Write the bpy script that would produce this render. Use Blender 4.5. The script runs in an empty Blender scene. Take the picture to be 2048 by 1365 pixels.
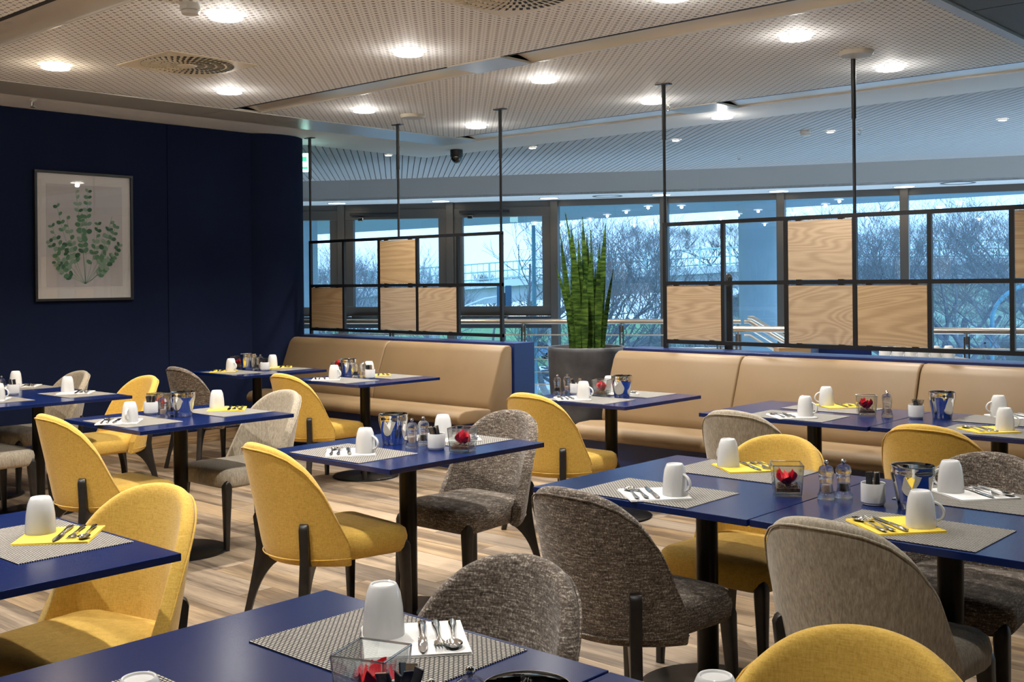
import bpy, bmesh, math, random
from mathutils import Vector, Matrix
from math import sin, cos, pi, radians, sqrt, hypot, atan2
random.seed(7)
scene = bpy.context.scene
COL = scene.collection

# ------------------------------------------------------------------ camera
F_PX, YAW, ROLL, CY, CAMH = 2211.9, radians(42.09), radians(0.548), 564.03, 1.4796
cam = bpy.data.cameras.new('camera')
cam.sensor_fit = 'HORIZONTAL'
cam.sensor_width = 36.0
cam.lens = F_PX / 2048 * 36.0
_v = CY - 682.5
cam.shift_x = -sin(ROLL) * _v / 2048
cam.shift_y = cos(ROLL) * _v / 2048
cam.clip_start = 0.05
cam.clip_end = 600
camo = bpy.data.objects.new('camera', cam)
COL.objects.link(camo)
camo.matrix_world = (Matrix.Translation((0, 0, CAMH)) @ Matrix.Rotation(YAW, 4, 'Z')
                     @ Matrix.Rotation(pi / 2, 4, 'X') @ Matrix.Rotation(-ROLL, 4, 'Z'))
scene.camera = camo

# ------------------------------------------------------------------ world, exposure
SKY = 2.6
world = bpy.data.worlds.new('overcast_sky')
scene.world = world
world.use_nodes = True
wn = world.node_tree
bg = wn.nodes['Background']
wtc = wn.nodes.new('ShaderNodeTexCoord')
wsep = wn.nodes.new('ShaderNodeSeparateXYZ')
wramp = wn.nodes.new('ShaderNodeValToRGB')
wn.links.new(wtc.outputs['Generated'], wsep.inputs[0])
wn.links.new(wsep.outputs['Z'], wramp.inputs[0])
wramp.color_ramp.elements[0].position = 0.0
wramp.color_ramp.elements[0].color = (0.56, 0.77, 1.0, 1)
wramp.color_ramp.elements[1].position = 0.6
wramp.color_ramp.elements[1].color = (0.40, 0.66, 1.0, 1)
wn.links.new(wramp.outputs[0], bg.inputs['Color'])
bg.inputs['Strength'].default_value = SKY

vs = scene.view_settings
vs.view_transform = 'Standard'
vs.look = 'None'
vs.gamma = 1.0
vs.use_curve_mapping = False
vs.exposure = 0.0
cy = scene.cycles
cy.use_denoising = True
cy.use_adaptive_sampling = True
cy.adaptive_threshold = 0.1
cy.adaptive_min_samples = 16
cy.max_bounces = 6
cy.diffuse_bounces = 3
cy.glossy_bounces = 3
cy.transmission_bounces = 6
cy.transparent_max_bounces = 14
cy.caustics_reflective = False
cy.caustics_refractive = False
cy.sample_clamp_indirect = 4.0
cy.blur_glossy = 0.5

DOWNLIGHT_W = 172.0
WARM = (1.0, 0.80, 0.57)
COOLW = (1.0, 0.955, 0.89)

# ------------------------------------------------------------------ node helpers
MATS = {}
def newmat(name):
    m = bpy.data.materials.new(name)
    m.use_nodes = True
    MATS[name] = m
    nt = m.node_tree
    return m, nt, nt.nodes['Principled BSDF']

def setp(b, **k):
    names = {'color': 'Base Color', 'rough': 'Roughness', 'metal': 'Metallic', 'spec': 'Specular IOR Level',
             'trans': 'Transmission Weight', 'ior': 'IOR', 'coat': 'Coat Weight', 'coat_rough': 'Coat Roughness',
             'emit': 'Emission Color', 'emit_s': 'Emission Strength', 'sheen': 'Sheen Weight', 'alpha': 'Alpha',
             'sub': 'Subsurface Weight'}
    for a, v in k.items():
        inp = b.inputs[names[a]]
        if a in ('color', 'emit'):
            v = (v[0], v[1], v[2], 1)
        inp.default_value = v

def plain(name, color, rough=0.5, noise=0.0, nscale=8.0, bump=0.0, bscale=60.0, **k):
    m, nt, b = newmat(name)
    setp(b, color=color, rough=rough, **k)
    if noise > 0 or bump > 0:
        tc = nt.nodes.new('ShaderNodeTexCoord')
    if noise > 0:
        n = nt.nodes.new('ShaderNodeTexNoise')
        n.inputs['Scale'].default_value = nscale
        n.inputs['Detail'].default_value = 4
        nt.links.new(tc.outputs['Object'], n.inputs['Vector'])
        r = nt.nodes.new('ShaderNodeValToRGB')
        r.color_ramp.elements[0].position = 0.3
        r.color_ramp.elements[1].position = 0.7
        r.color_ramp.elements[0].color = tuple(c * (1 - noise) for c in color) + (1,)
        r.color_ramp.elements[1].color = tuple(min(1, c * (1 + noise)) for c in color) + (1,)
        nt.links.new(n.outputs['Fac'], r.inputs[0])
        nt.links.new(r.outputs[0], b.inputs['Base Color'])
    if bump > 0:
        n2 = nt.nodes.new('ShaderNodeTexNoise')
        n2.inputs['Scale'].default_value = bscale
        nt.links.new(tc.outputs['Object'], n2.inputs['Vector'])
        bp = nt.nodes.new('ShaderNodeBump')
        bp.inputs['Strength'].default_value = bump
        bp.inputs['Distance'].default_value = 0.002
        nt.links.new(n2.outputs['Fac'], bp.inputs['Height'])
        nt.links.new(bp.outputs[0], b.inputs['Normal'])
    return m

def streak(name, stops, scale, detail=3.0, rough=0.85, bump=0.25, weave=0.0, sheen=0.2, second=None):
    """cloth: noise stretched by the three scale factors, in object space"""
    m, nt, b = newmat(name)
    setp(b, rough=rough, spec=0.2, sheen=sheen)
    tc = nt.nodes.new('ShaderNodeTexCoord')
    def nz(sc, det):
        mp = nt.nodes.new('ShaderNodeMapping')
        mp.inputs['Scale'].default_value = sc
        nt.links.new(tc.outputs['Object'], mp.inputs['Vector'])
        n = nt.nodes.new('ShaderNodeTexNoise')
        n.inputs['Scale'].default_value = 1.0
        n.inputs['Detail'].default_value = det
        n.inputs['Roughness'].default_value = 0.65
        nt.links.new(mp.outputs[0], n.inputs['Vector'])
        return n.outputs['Fac']
    f = nz(scale, detail)
    if second:
        f2 = nz(second, detail)
        mx = nt.nodes.new('ShaderNodeMath'); mx.operation = 'ADD'
        nt.links.new(f, mx.inputs[0]); nt.links.new(f2, mx.inputs[1])
        hf = nt.nodes.new('ShaderNodeMath'); hf.operation = 'MULTIPLY'
        hf.inputs[1].default_value = 0.5
        nt.links.new(mx.outputs[0], hf.inputs[0])
        f = hf.outputs[0]
    r = nt.nodes.new('ShaderNodeValToRGB')
    els = r.color_ramp.elements
    els[0].position, els[0].color = stops[0][0], stops[0][1] + (1,)
    els[1].position, els[1].color = stops[-1][0], stops[-1][1] + (1,)
    for p, c in stops[1:-1]:
        e = els.new(p); e.color = c + (1,)
    nt.links.new(f, r.inputs[0])
    nt.links.new(r.outputs[0], b.inputs['Base Color'])
    bp = nt.nodes.new('ShaderNodeBump')
    bp.inputs['Strength'].default_value = bump
    bp.inputs['Distance'].default_value = 0.003
    nt.links.new(f, bp.inputs['Height'])
    nt.links.new(bp.outputs[0], b.inputs['Normal'])
    return m

def oak(name, light, dark, axis='X', rough=0.5, rnd=0.0, freq=26.0, rings=46.0, ring_w=0.55, fine_w=0.6, stretch=1.6, lo=0.15, hi=0.95, fine=260.0):
    """veneer with long grain along one axis"""
    m, nt, b = newmat(name)
    setp(b, rough=rough, spec=0.35)
    tc = nt.nodes.new('ShaderNodeTexCoord')
    oi = nt.nodes.new('ShaderNodeObjectInfo')
    off = nt.nodes.new('ShaderNodeVectorMath'); off.operation = 'SCALE'
    off.inputs[0].default_value = (37.0, 53.0, 29.0)
    nt.links.new(oi.outputs['Random'], off.inputs['Scale'])
    add = nt.nodes.new('ShaderNodeVectorMath'); add.operation = 'ADD'
    nt.links.new(tc.outputs['Object'], add.inputs[0]); nt.links.new(off.outputs[0], add.inputs[1])
    mp = nt.nodes.new('ShaderNodeMapping')
    s = [freq, freq, freq]; s['XYZ'.index(axis)] = stretch
    mp.inputs['Scale'].default_value = s
    nt.links.new(add.outputs[0], mp.inputs['Vector'])
    n0 = nt.nodes.new('ShaderNodeTexNoise')
    n0.inputs['Scale'].default_value = 0.35; n0.inputs['Detail'].default_value = 2
    n0.inputs['Distortion'].default_value = 0.6
    nt.links.new(mp.outputs[0], n0.inputs['Vector'])
    # cathedral rings: sine of a warped field
    mul = nt.nodes.new('ShaderNodeMath'); mul.operation = 'MULTIPLY'; mul.inputs[1].default_value = rings
    nt.links.new(n0.outputs['Fac'], mul.inputs[0])
    sn = nt.nodes.new('ShaderNodeMath'); sn.operation = 'SINE'
    nt.links.new(mul.outputs[0], sn.inputs[0])
    mp2 = nt.nodes.new('ShaderNodeMapping')
    s2 = [fine] * 3; s2['XYZ'.index(axis)] = 7.0
    mp2.inputs['Scale'].default_value = s2
    nt.links.new(add.outputs[0], mp2.inputs['Vector'])
    n1 = nt.nodes.new('ShaderNodeTexNoise'); n1.inputs['Scale'].default_value = 1.0
    n1.inputs['Detail'].default_value = 2
    nt.links.new(mp2.outputs[0], n1.inputs['Vector'])
    mr = nt.nodes.new('ShaderNodeMapRange')
    mr.inputs['From Min'].default_value = -1; mr.inputs['From Max'].default_value = 1
    mr.inputs['To Min'].default_value = 0.0; mr.inputs['To Max'].default_value = ring_w
    nt.links.new(sn.outputs[0], mr.inputs['Value'])
    ad = nt.nodes.new('ShaderNodeMath'); ad.operation = 'MULTIPLY_ADD'
    nt.links.new(n1.outputs['Fac'], ad.inputs[0]); ad.inputs[1].default_value = fine_w
    nt.links.new(mr.outputs[0], ad.inputs[2])
    r = nt.nodes.new('ShaderNodeValToRGB')
    r.color_ramp.elements[0].position = lo; r.color_ramp.elements[0].color = light + (1,)
    r.color_ramp.elements[1].position = hi; r.color_ramp.elements[1].color = dark + (1,)
    nt.links.new(ad.outputs[0], r.inputs[0])
    out = r.outputs[0]
    if rnd > 0:
        hs = nt.nodes.new('ShaderNodeHueSaturation')
        mv = nt.nodes.new('ShaderNodeMapRange')
        mv.inputs['To Min'].default_value = 1 - rnd; mv.inputs['To Max'].default_value = 1 + rnd
        nt.links.new(oi.outputs['Random'], mv.inputs['Value'])
        nt.links.new(mv.outputs[0], hs.inputs['Value'])
        # a second hash for saturation
        fr = nt.nodes.new('ShaderNodeMath'); fr.operation = 'MULTIPLY'; fr.inputs[1].default_value = 17.31
        nt.links.new(oi.outputs['Random'], fr.inputs[0])
        fc = nt.nodes.new('ShaderNodeMath'); fc.operation = 'FRACT'
        nt.links.new(fr.outputs[0], fc.inputs[0])
        ms = nt.nodes.new('ShaderNodeMapRange')
        ms.inputs['To Min'].default_value = 0.75; ms.inputs['To Max'].default_value = 1.1
        nt.links.new(fc.outputs[0], ms.inputs['Value'])
        nt.links.new(ms.outputs[0], hs.inputs['Saturation'])
        nt.links.new(out, hs.inputs['Color'])
        out = hs.outputs[0]
    nt.links.new(out, b.inputs['Base Color'])
    bp = nt.nodes.new('ShaderNodeBump'); bp.inputs['Strength'].default_value = 0.08
    bp.inputs['Distance'].default_value = 0.001
    nt.links.new(ad.outputs[0], bp.inputs['Height']); nt.links.new(bp.outputs[0], b.inputs['Normal'])
    return m

def M_(nt, op, a, b=None, c=None):
    n = nt.nodes.new('ShaderNodeMath'); n.operation = op
    for i, v in enumerate((a, b, c)):
        if v is None: continue
        if isinstance(v, (int, float)): n.inputs[i].default_value = v
        else: nt.links.new(v, n.inputs[i])
    return n.outputs[0]

def perforated(name, base, hole, pitch=0.037, r_big=0.285, r_small=0.145):
    m, nt, b = newmat(name)
    setp(b, rough=0.75, spec=0.2)
    tc = nt.nodes.new('ShaderNodeTexCoord')
    sp = nt.nodes.new('ShaderNodeSeparateXYZ')
    nt.links.new(tc.outputs['Object'], sp.inputs[0])
    u = M_(nt, 'DIVIDE', sp.outputs['X'], pitch); v = M_(nt, 'DIVIDE', sp.outputs['Y'], pitch)
    fu = M_(nt, 'SUBTRACT', M_(nt, 'FRACT', u), 0.5); fv = M_(nt, 'SUBTRACT', M_(nt, 'FRACT', v), 0.5)
    d = M_(nt, 'SQRT', M_(nt, 'ADD', M_(nt, 'MULTIPLY', fu, fu), M_(nt, 'MULTIPLY', fv, fv)))
    par = M_(nt, 'FLOORED_MODULO', M_(nt, 'ADD', M_(nt, 'FLOOR', u), M_(nt, 'FLOOR', v)), 2.0)
    rad = M_(nt, 'MULTIPLY_ADD', par, r_big - r_small, r_small)
    inside = M_(nt, 'LESS_THAN', d, rad)
    mx = nt.nodes.new('ShaderNodeMix'); mx.data_type = 'RGBA'
    nt.links.new(inside, mx.inputs[0])
    mx.inputs[6].default_value = base + (1,); mx.inputs[7].default_value = hole + (1,)
    nt.links.new(mx.outputs[2], b.inputs['Base Color'])
    return m

def weave(name, c1, c2, gap, bw=0.011, bh=0.0052):
    m, nt, b = newmat(name)
    setp(b, rough=0.7, spec=0.3)
    tc = nt.nodes.new('ShaderNodeTexCoord')
    br = nt.nodes.new('ShaderNodeTexBrick')
    br.inputs['Scale'].default_value = 1.0
    br.inputs['Brick Width'].default_value = bw
    br.inputs['Row Height'].default_value = bh
    br.inputs['Mortar Size'].default_value = 0.0019
    br.inputs['Mortar Smooth'].default_value = 0.2
    br.inputs['Color1'].default_value = c1 + (1,)
    br.inputs['Color2'].default_value = c2 + (1,)
    br.inputs['Mortar'].default_value = gap + (1,)
    nt.links.new(tc.outputs['Object'], br.inputs['Vector'])
    nt.links.new(br.outputs['Color'], b.inputs['Base Color'])
    bp = nt.nodes.new('ShaderNodeBump'); bp.invert = True
    bp.inputs['Strength'].default_value = 0.6; bp.inputs['Distance'].default_value = 0.001
    nt.links.new(br.outputs['Fac'], bp.inputs['Height']); nt.links.new(bp.outputs[0], b.inputs['Normal'])
    return m

def emission(name, color, strength):
    m, nt, b = newmat(name)
    setp(b, color=(0.8, 0.8, 0.8), emit=color, emit_s=strength)
    return m

def pane_glass(name, tint, ior=1.5):
    m, nt, b = newmat(name)
    nt.nodes.remove(b)
    out = nt.nodes['Material Output']
    lw = nt.nodes.new('ShaderNodeLayerWeight'); lw.inputs['Blend'].default_value = 0.5
    r0 = ((ior - 1) / (ior + 1)) ** 2
    fac = M_(nt, 'MULTIPLY_ADD', M_(nt, 'POWER', lw.outputs['Facing'], 4.0), 0.85, r0)
    tr = nt.nodes.new('ShaderNodeBsdfTransparent'); tr.inputs['Color'].default_value = tint + (1,)
    gl = nt.nodes.new('ShaderNodeBsdfGlossy'); gl.inputs['Roughness'].default_value = 0.005
    gl.inputs['Color'].default_value = (1, 1, 1, 1)
    mx = nt.nodes.new('ShaderNodeMixShader')
    nt.links.new(fac, mx.inputs[0]); nt.links.new(tr.outputs[0], mx.inputs[1]); nt.links.new(gl.outputs[0], mx.inputs[2])
    nt.links.new(mx.outputs[0], out.inputs['Surface'])
    return m

def glassware(name, tint, ior, refr=0.5, r0=0.06):
    m, nt, b = newmat(name)
    nt.nodes.remove(b)
    out = nt.nodes['Material Output']
    lw = nt.nodes.new('ShaderNodeLayerWeight'); lw.inputs['Blend'].default_value = 0.5
    fac = M_(nt, 'MULTIPLY_ADD', M_(nt, 'POWER', lw.outputs['Facing'], 4.0), 0.7, r0)
    tr = nt.nodes.new('ShaderNodeBsdfTransparent'); tr.inputs['Color'].default_value = tint + (1,)
    rf = nt.nodes.new('ShaderNodeBsdfRefraction'); rf.inputs['Color'].default_value = tint + (1,)
    rf.inputs['IOR'].default_value = ior; rf.inputs['Roughness'].default_value = 0.0
    gl = nt.nodes.new('ShaderNodeBsdfGlossy'); gl.inputs['Roughness'].default_value = 0.02
    m1 = nt.nodes.new('ShaderNodeMixShader'); m1.inputs[0].default_value = refr
    nt.links.new(tr.outputs[0], m1.inputs[1]); nt.links.new(rf.outputs[0], m1.inputs[2])
    m2 = nt.nodes.new('ShaderNodeMixShader')
    nt.links.new(fac, m2.inputs[0]); nt.links.new(m1.outputs[0], m2.inputs[1]); nt.links.new(gl.outputs[0], m2.inputs[2])
    nt.links.new(m2.outputs[0], out.inputs['Surface'])
    return m

# ------------------------------------------------------------------ materials
table_blue = plain('table_blue', (0.002, 0.012, 0.080), 0.22, spec=0.42)
yellow_cloth = streak('yellow_cloth', [(0.25, (0.46, 0.27, 0.042)), (0.5, (0.63, 0.395, 0.075)), (0.8, (0.78, 0.525, 0.13))],
                      (260, 260, 40), 2, second=(45, 45, 320), bump=0.25)
tweed_cloth = streak('tweed_cloth', [(0.36, (0.024, 0.018, 0.014)), (0.46, (0.095, 0.073, 0.056)), (0.54, (0.19, 0.155, 0.125)), (0.64, (0.62, 0.55, 0.46))],
                     (32, 32, 260), 4, second=(210, 210, 150), bump=0.6)
pale_cloth = streak('pale_cloth', [(0.3, (0.19, 0.155, 0.115)), (0.5, (0.36, 0.31, 0.235)), (0.72, (0.56, 0.50, 0.40))],
                    (300, 300, 8), 3, second=(130, 130, 22), bump=0.3)
dark_wood = plain('dark_wood', (0.013, 0.011, 0.010), 0.38, noise=0.4, nscale=30)
black_metal = plain('black_metal', (0.010, 0.010, 0.011), 0.42)
pedestal_metal = plain('pedestal_metal', (0.016, 0.014, 0.012), 0.32, metal=0.6)
tan_leather = plain('tan_leather', (0.24, 0.157, 0.079), 0.46, noise=0.06, nscale=3, bump=0.12, bscale=400, spec=0.4)
blue_lacquer = plain('blue_lacquer', (0.010, 0.022, 0.105), 0.35)
navy_wall = plain('navy_wall', (0.0085, 0.0135, 0.038), 0.85, spec=0.08, noise=0.10, nscale=2.0)
white_paint = plain('white_paint', (0.84, 0.82, 0.80), 0.7, noise=0.02, nscale=1.5)
fascia_paint = plain('fascia_paint', (0.44, 0.425, 0.395), 0.75)
ceil_perf = perforated('ceil_perf', (0.89, 0.885, 0.875), (0.26, 0.235, 0.215))
dark_mesh = plain('dark_mesh', (0.11, 0.115, 0.105), 0.7, noise=0.25, nscale=260)
slat_paint = plain('slat_paint', (0.55, 0.53, 0.53), 0.6)
groove_dark = plain('groove_dark', (0.10, 0.10, 0.105), 0.9)
channel_metal = plain('channel_metal', (0.86, 0.82, 0.74), 0.22, metal=0.25)
strip_metal = plain('strip_metal', (0.56, 0.53, 0.47), 0.33, metal=0.2)
slot_black = plain('slot_black', (0.012, 0.010, 0.008), 0.8)
floor_oak = oak('floor_oak', (0.39, 0.28, 0.17), (0.13, 0.090, 0.058), 'X', 0.40, rnd=0.28, freq=22, rings=12.0, ring_w=0.5, fine_w=0.9, stretch=1.0, lo=0.30, hi=1.05, fine=120.0)
panel_oak = oak('panel_oak', (0.60, 0.43, 0.255), (0.32, 0.20, 0.10), 'X', 0.5, rnd=0.04, freq=8, rings=190.0, ring_w=0.30, fine_w=0.6, stretch=1.5)
skirt_oak = oak('skirt_oak', (0.40, 0.26, 0.13), (0.2, 0.12, 0.06), 'Y', 0.5, freq=20)
porcelain = plain('porcelain', (0.80, 0.80, 0.79), 0.10, coat=0.4, sub=0.0)
paper_white = plain('paper_white', (0.83, 0.82, 0.80), 0.85, bump=0.1, bscale=300)
paper_yellow = plain('paper_yellow', (0.86, 0.62, 0.070), 0.85, bump=0.1, bscale=300)
mat_weave = weave('mat_weave', (0.60, 0.56, 0.49), (0.50, 0.46, 0.39), (0.012, 0.012, 0.016), 0.013, 0.0066)
chrome = plain('chrome', (0.86, 0.85, 0.83), 0.045, metal=1.0)
steel = plain('steel', (0.70, 0.68, 0.65), 0.13, metal=1.0)
rail_steel = plain('rail_steel', (0.84, 0.77, 0.68), 0.28, metal=0.9)
petal_red = plain('petal_red', (0.62, 0.012, 0.022), 0.5, noise=0.3, nscale=40)
bean_brown = plain('bean_brown', (0.26, 0.15, 0.08), 0.45, noise=0.5, nscale=90)
pepper_dark = plain('pepper_dark', (0.03, 0.022, 0.018), 0.7, noise=0.6, nscale=500)
salt_pink = plain('salt_pink', (0.78, 0.58, 0.48), 0.7, noise=0.25, nscale=500)
sachet_dark = plain('sachet_dark', (0.022, 0.024, 0.03), 0.35, noise=0.5, nscale=60)
sachet_brown = plain('sachet_brown', (0.20, 0.15, 0.10), 0.5, noise=0.5, nscale=60)
leaf_green = streak('leaf_green', [(0.36, (0.010, 0.030, 0.008)), (0.5, (0.040, 0.092, 0.014)), (0.66, (0.12, 0.20, 0.036))],
                    (9, 9, 48), 3, rough=0.4, bump=0.05, sheen=0.0)
planter_grey = plain('planter_grey', (0.050, 0.050, 0.054), 0.48, noise=0.35, nscale=9, bump=0.15, bscale=60)
soil = plain('soil', (0.03, 0.02, 0.014), 0.95, noise=0.5, nscale=60)
frame_grey = plain('frame_grey', (0.105, 0.092, 0.080), 0.38, metal=0.35)
window_glass = pane_glass('window_glass', (0.80, 0.92, 1.0))
clear_glass = glassware('clear_glass', (0.97, 0.99, 0.985), 1.2, 0.3, 0.035)
acrylic = glassware('acrylic', (0.97, 0.98, 0.99), 1.35, 0.6, 0.10)
art_glass = pane_glass('art_glass', (1.0, 1.0, 1.0))
art_board = plain('art_board', (0.70, 0.67, 0.64), 0.8)
art_paper = plain('art_paper', (0.56, 0.53, 0.53), 0.8)
ink = [plain('ink_green_%s' % s, c, 0.8) for s, c in (('deep', (0.03, 0.12, 0.045)), ('mid', (0.10, 0.24, 0.11)), ('pale', (0.25, 0.37, 0.25)))]
lamp_disc = emission('lamp_disc', (1.0, 0.97, 0.92), 10.0)
lamp_disc_warm = emission('lamp_disc_warm', (1.0, 0.93, 0.66), 8.0)
lamp_white = plain('lamp_white', (0.85, 0.85, 0.84), 0.3)
soffit_lamp = emission('soffit_lamp', (1.0, 0.86, 0.60), 7.0)
spot_lamp = emission('spot_lamp', (1.0, 0.88, 0.66), 45.0)
plastic_white = plain('plastic_white', (0.70, 0.68, 0.63), 0.5)
sign_glow = emission('sign_glow', (0.55, 1.0, 0.88), 6.0)
sign_green = emission('sign_green', (0.02, 0.55, 0.30), 1.6)
cctv_dark = plain('cctv_dark', (0.012, 0.013, 0.014), 0.06, coat=1.0)
vent_cream = plain('vent_cream', (0.78, 0.71, 0.56), 0.5)
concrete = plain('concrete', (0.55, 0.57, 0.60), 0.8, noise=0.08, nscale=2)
overhang_white = plain('overhang_white', (0.50, 0.55, 0.60), 0.8)
bark = plain('bark', (0.24, 0.24, 0.26), 0.9, noise=0.3, nscale=4)  # lightened grey, outdoor haze is put into the bark colour
twig = plain('twig', (0.26, 0.25, 0.25), 0.9)
grass = plain('grass', (0.20, 0.33, 0.12), 0.95, noise=0.35, nscale=1.2)
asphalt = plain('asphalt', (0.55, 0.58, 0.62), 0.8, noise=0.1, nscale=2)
scrub = plain('scrub', (0.26, 0.31, 0.22), 0.95, noise=0.6, nscale=0.9)
rail_green = plain('rail_green', (0.48, 0.70, 0.66), 0.6)
pole_teal = plain('pole_teal', (0.22, 0.42, 0.50), 0.5)
car_paint = plain('car_paint', (0.20, 0.36, 0.62), 0.2, coat=1.0)
car_silver = plain('car_silver', (0.55, 0.62, 0.70), 0.25, metal=0.5, coat=1.0)
car_glass = plain('car_glass', (0.03, 0.05, 0.07), 0.05)
tyre = plain('tyre', (0.02, 0.02, 0.02), 0.8)
room_wall = plain('room_wall', (0.38, 0.35, 0.31), 0.8)

# ------------------------------------------------------------------ mesh helpers
class MB:
    def __init__(s): s.v = []; s.f = []; s.m = []; s.mi = 0
    def face(s, idx): s.f.append(tuple(idx)); s.m.append(s.mi)
    def add(s, vs): n = len(s.v); s.v.extend([tuple(p) for p in vs]); return n
    def box(s, x0, x1, y0, y1, z0, z1):
        n = s.add([(x0, y0, z0), (x1, y0, z0), (x1, y1, z0), (x0, y1, z0), (x0, y0, z1), (x1, y0, z1), (x1, y1, z1), (x0, y1, z1)])
        for q in ((0, 3, 2, 1), (4, 5, 6, 7), (0, 1, 5, 4), (1, 2, 6, 5), (2, 3, 7, 6), (3, 0, 4, 7)):
            s.face([n + i for i in q])
        return s
    def prism(s, pts, z0, z1):
        """plan polygon (ccw) extruded in z"""
        k = len(pts)
        n = s.add([(p[0], p[1], z0) for p in pts] + [(p[0], p[1], z1) for p in pts])
        s.face([n + i for i in reversed(range(k))]); s.face([n + k + i for i in range(k)])
        for i in range(k):
            j = (i + 1) % k
            s.face((n + i, n + j, n + k + j, n + k + i))
        return s
    def lathe(s, prof, n=24, c=(0, 0, 0), close=True):
        """prof: list of (r, z) bottom to top; r=0 ends are poles"""
        rings = []
        for r, z in prof:
            if r <= 1e-6: rings.append([s.add([(c[0], c[1], c[2] + z)])])
            else:
                a = s.add([(c[0] + r * cos(2 * pi * i / n), c[1] + r * sin(2 * pi * i / n), c[2] + z) for i in range(n)])
                rings.append([a + i for i in range(n)])
        for A, B in zip(rings, rings[1:]):
            for i in range(n):
                j = (i + 1) % n
                if len(A) == 1 and len(B) == 1: continue
                if len(A) == 1: s.face((A[0], B[j], B[i]))
                elif len(B) == 1: s.face((A[i], A[j], B[0]))
                else: s.face((A[i], A[j], B[j], B[i]))
        return s
    def tube(s, path, rad, n=8, caps=True):
        P = [Vector(p) for p in path]
        R = rad if isinstance(rad, (list, tuple)) else [rad] * len(P)
        prev = None; rings = []
        for i, p in enumerate(P):
            d = (P[min(i + 1, len(P) - 1)] - P[max(i - 1, 0)])
            if d.length < 1e-9: d = Vector((0, 0, 1))
            d.normalize()
            if prev is None:
                a = Vector((0, 0, 1)) if abs(d.z) < 0.9 else Vector((1, 0, 0))
                u = d.cross(a).normalized()
            else:
                u = prev - d * prev.dot(d)
                u = u.normalized() if u.length > 1e-6 else d.orthogonal().normalized()
            prev = u
            w = d.cross(u)
            k = s.add([p + (u * cos(2 * pi * j / n) + w * sin(2 * pi * j / n)) * R[i] for j in range(n)])
            rings.append(k)
        for a, b in zip(rings, rings[1:]):
            for j in range(n):
                l = (j + 1) % n
                s.face((a + j, a + l, b + l, b + j))
        if caps:
            s.face([rings[0] + j for j in reversed(range(n))]); s.face([rings[-1] + j for j in range(n)])
        return s
    def bar(s, a, b, w, h, up=(0, 0, 1)):
        """rectangular bar from a to b, w wide across, h along up"""
        a = Vector(a); b = Vector(b); d = (b - a).normalized(); up = Vector(up)
        sd = d.cross(up).normalized(); u2 = sd.cross(d).normalized()
        vs = []
        for p in (a, b):
            for sx, sy in ((-1, -1), (1, -1), (1, 1), (-1, 1)):
                vs.append(p + sd * (sx * w / 2) + u2 * (sy * h / 2))
        n = s.add(vs)
        for q in ((0, 1, 2, 3), (7, 6, 5, 4), (0, 4, 5, 1), (1, 5, 6, 2), (2, 6, 7, 3), (3, 7, 4, 0)):
            s.face([n + i for i in q])
        return s
    def loft(s, rings, cap=True):
        k = len(rings[0]); ids = [s.add(r) for r in rings]
        for a, b in zip(ids, ids[1:]):
            for j in range(k):
                l = (j + 1) % k
                s.face((a + j, a + l, b + l, b + j))
        if cap:
            s.face([ids[0] + j for j in reversed(range(k))]); s.face([ids[-1] + j for j in range(k)])
        return s
    def mesh(s, name, smooth=False, bevel=0.0, seg=2, angle=40, recalc=True):
        me = bpy.data.meshes.new(name)
        me.from_pydata(s.v, [], s.f)
        me.polygons.foreach_set('material_index', s.m)
        if recalc or bevel > 0:
            bm = bmesh.new(); bm.from_mesh(me)
            if recalc: bmesh.ops.recalc_face_normals(bm, faces=bm.faces)
            if bevel > 0:
                es = [e for e in bm.edges if len(e.link_faces) == 2 and e.calc_face_angle(0) > radians(30)]
                bmesh.ops.bevel(bm, geom=es, offset=bevel, segments=seg, profile=0.5, affect='EDGES', clamp_overlap=True)
            bm.to_mesh(me); bm.free()
        if smooth:
            me.polygons.foreach_set('use_smooth', [True] * len(me.polygons))
            if angle < 180: me.set_sharp_from_angle(angle=radians(angle))
        me.update()
        return me

def tag(o, label=None, cat=None, group=None, kind=None):
    if label: o['label'] = label
    if cat: o['category'] = cat
    if group: o['group'] = group
    if kind: o['kind'] = kind
    return o

def obj(name, me, mats, parent=None, loc=(0, 0, 0), rz=0.0):
    if isinstance(me, MB): me = me.mesh(name)
    mats = mats if isinstance(mats, (list, tuple)) else [mats]
    if len(me.materials) == 0:
        for m in mats: me.materials.append(m)
    o = bpy.data.objects.new(name, me)
    COL.objects.link(o)
    o.location = loc; o.rotation_euler = (0, 0, rz)
    if parent is not None: o.parent = parent
    return o

def empty(name, loc=(0, 0, 0), rz=0.0):
    o = bpy.data.objects.new(name, None)
    o.empty_display_size = 0.1
    COL.objects.link(o)
    o.location = loc; o.rotation_euler = (0, 0, rz)
    return o

def copy_tree(o, parent=None):
    c = o.copy(); COL.objects.link(c); c.parent = parent
    for ch in list(o.children): copy_tree(ch, c)
    return c

def struct(name, me, mats, parent=None, **k):
    o = obj(name, me, mats, parent, **k)
    if parent is None: o['kind'] = 'structure'
    return o

def bake(me, name, *mods):
    """apply modifiers to a mesh and give back the finished mesh"""
    o = bpy.data.objects.new('tmp', me); COL.objects.link(o)
    for typ, props in mods:
        md = o.modifiers.new(typ, typ)
        for k, v in props.items(): setattr(md, k, v)
    dg = bpy.context.evaluated_depsgraph_get(); dg.update()
    res = bpy.data.meshes.new_from_object(o.evaluated_get(dg))
    res.name = name
    bpy.data.objects.remove(o)
    return res

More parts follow.
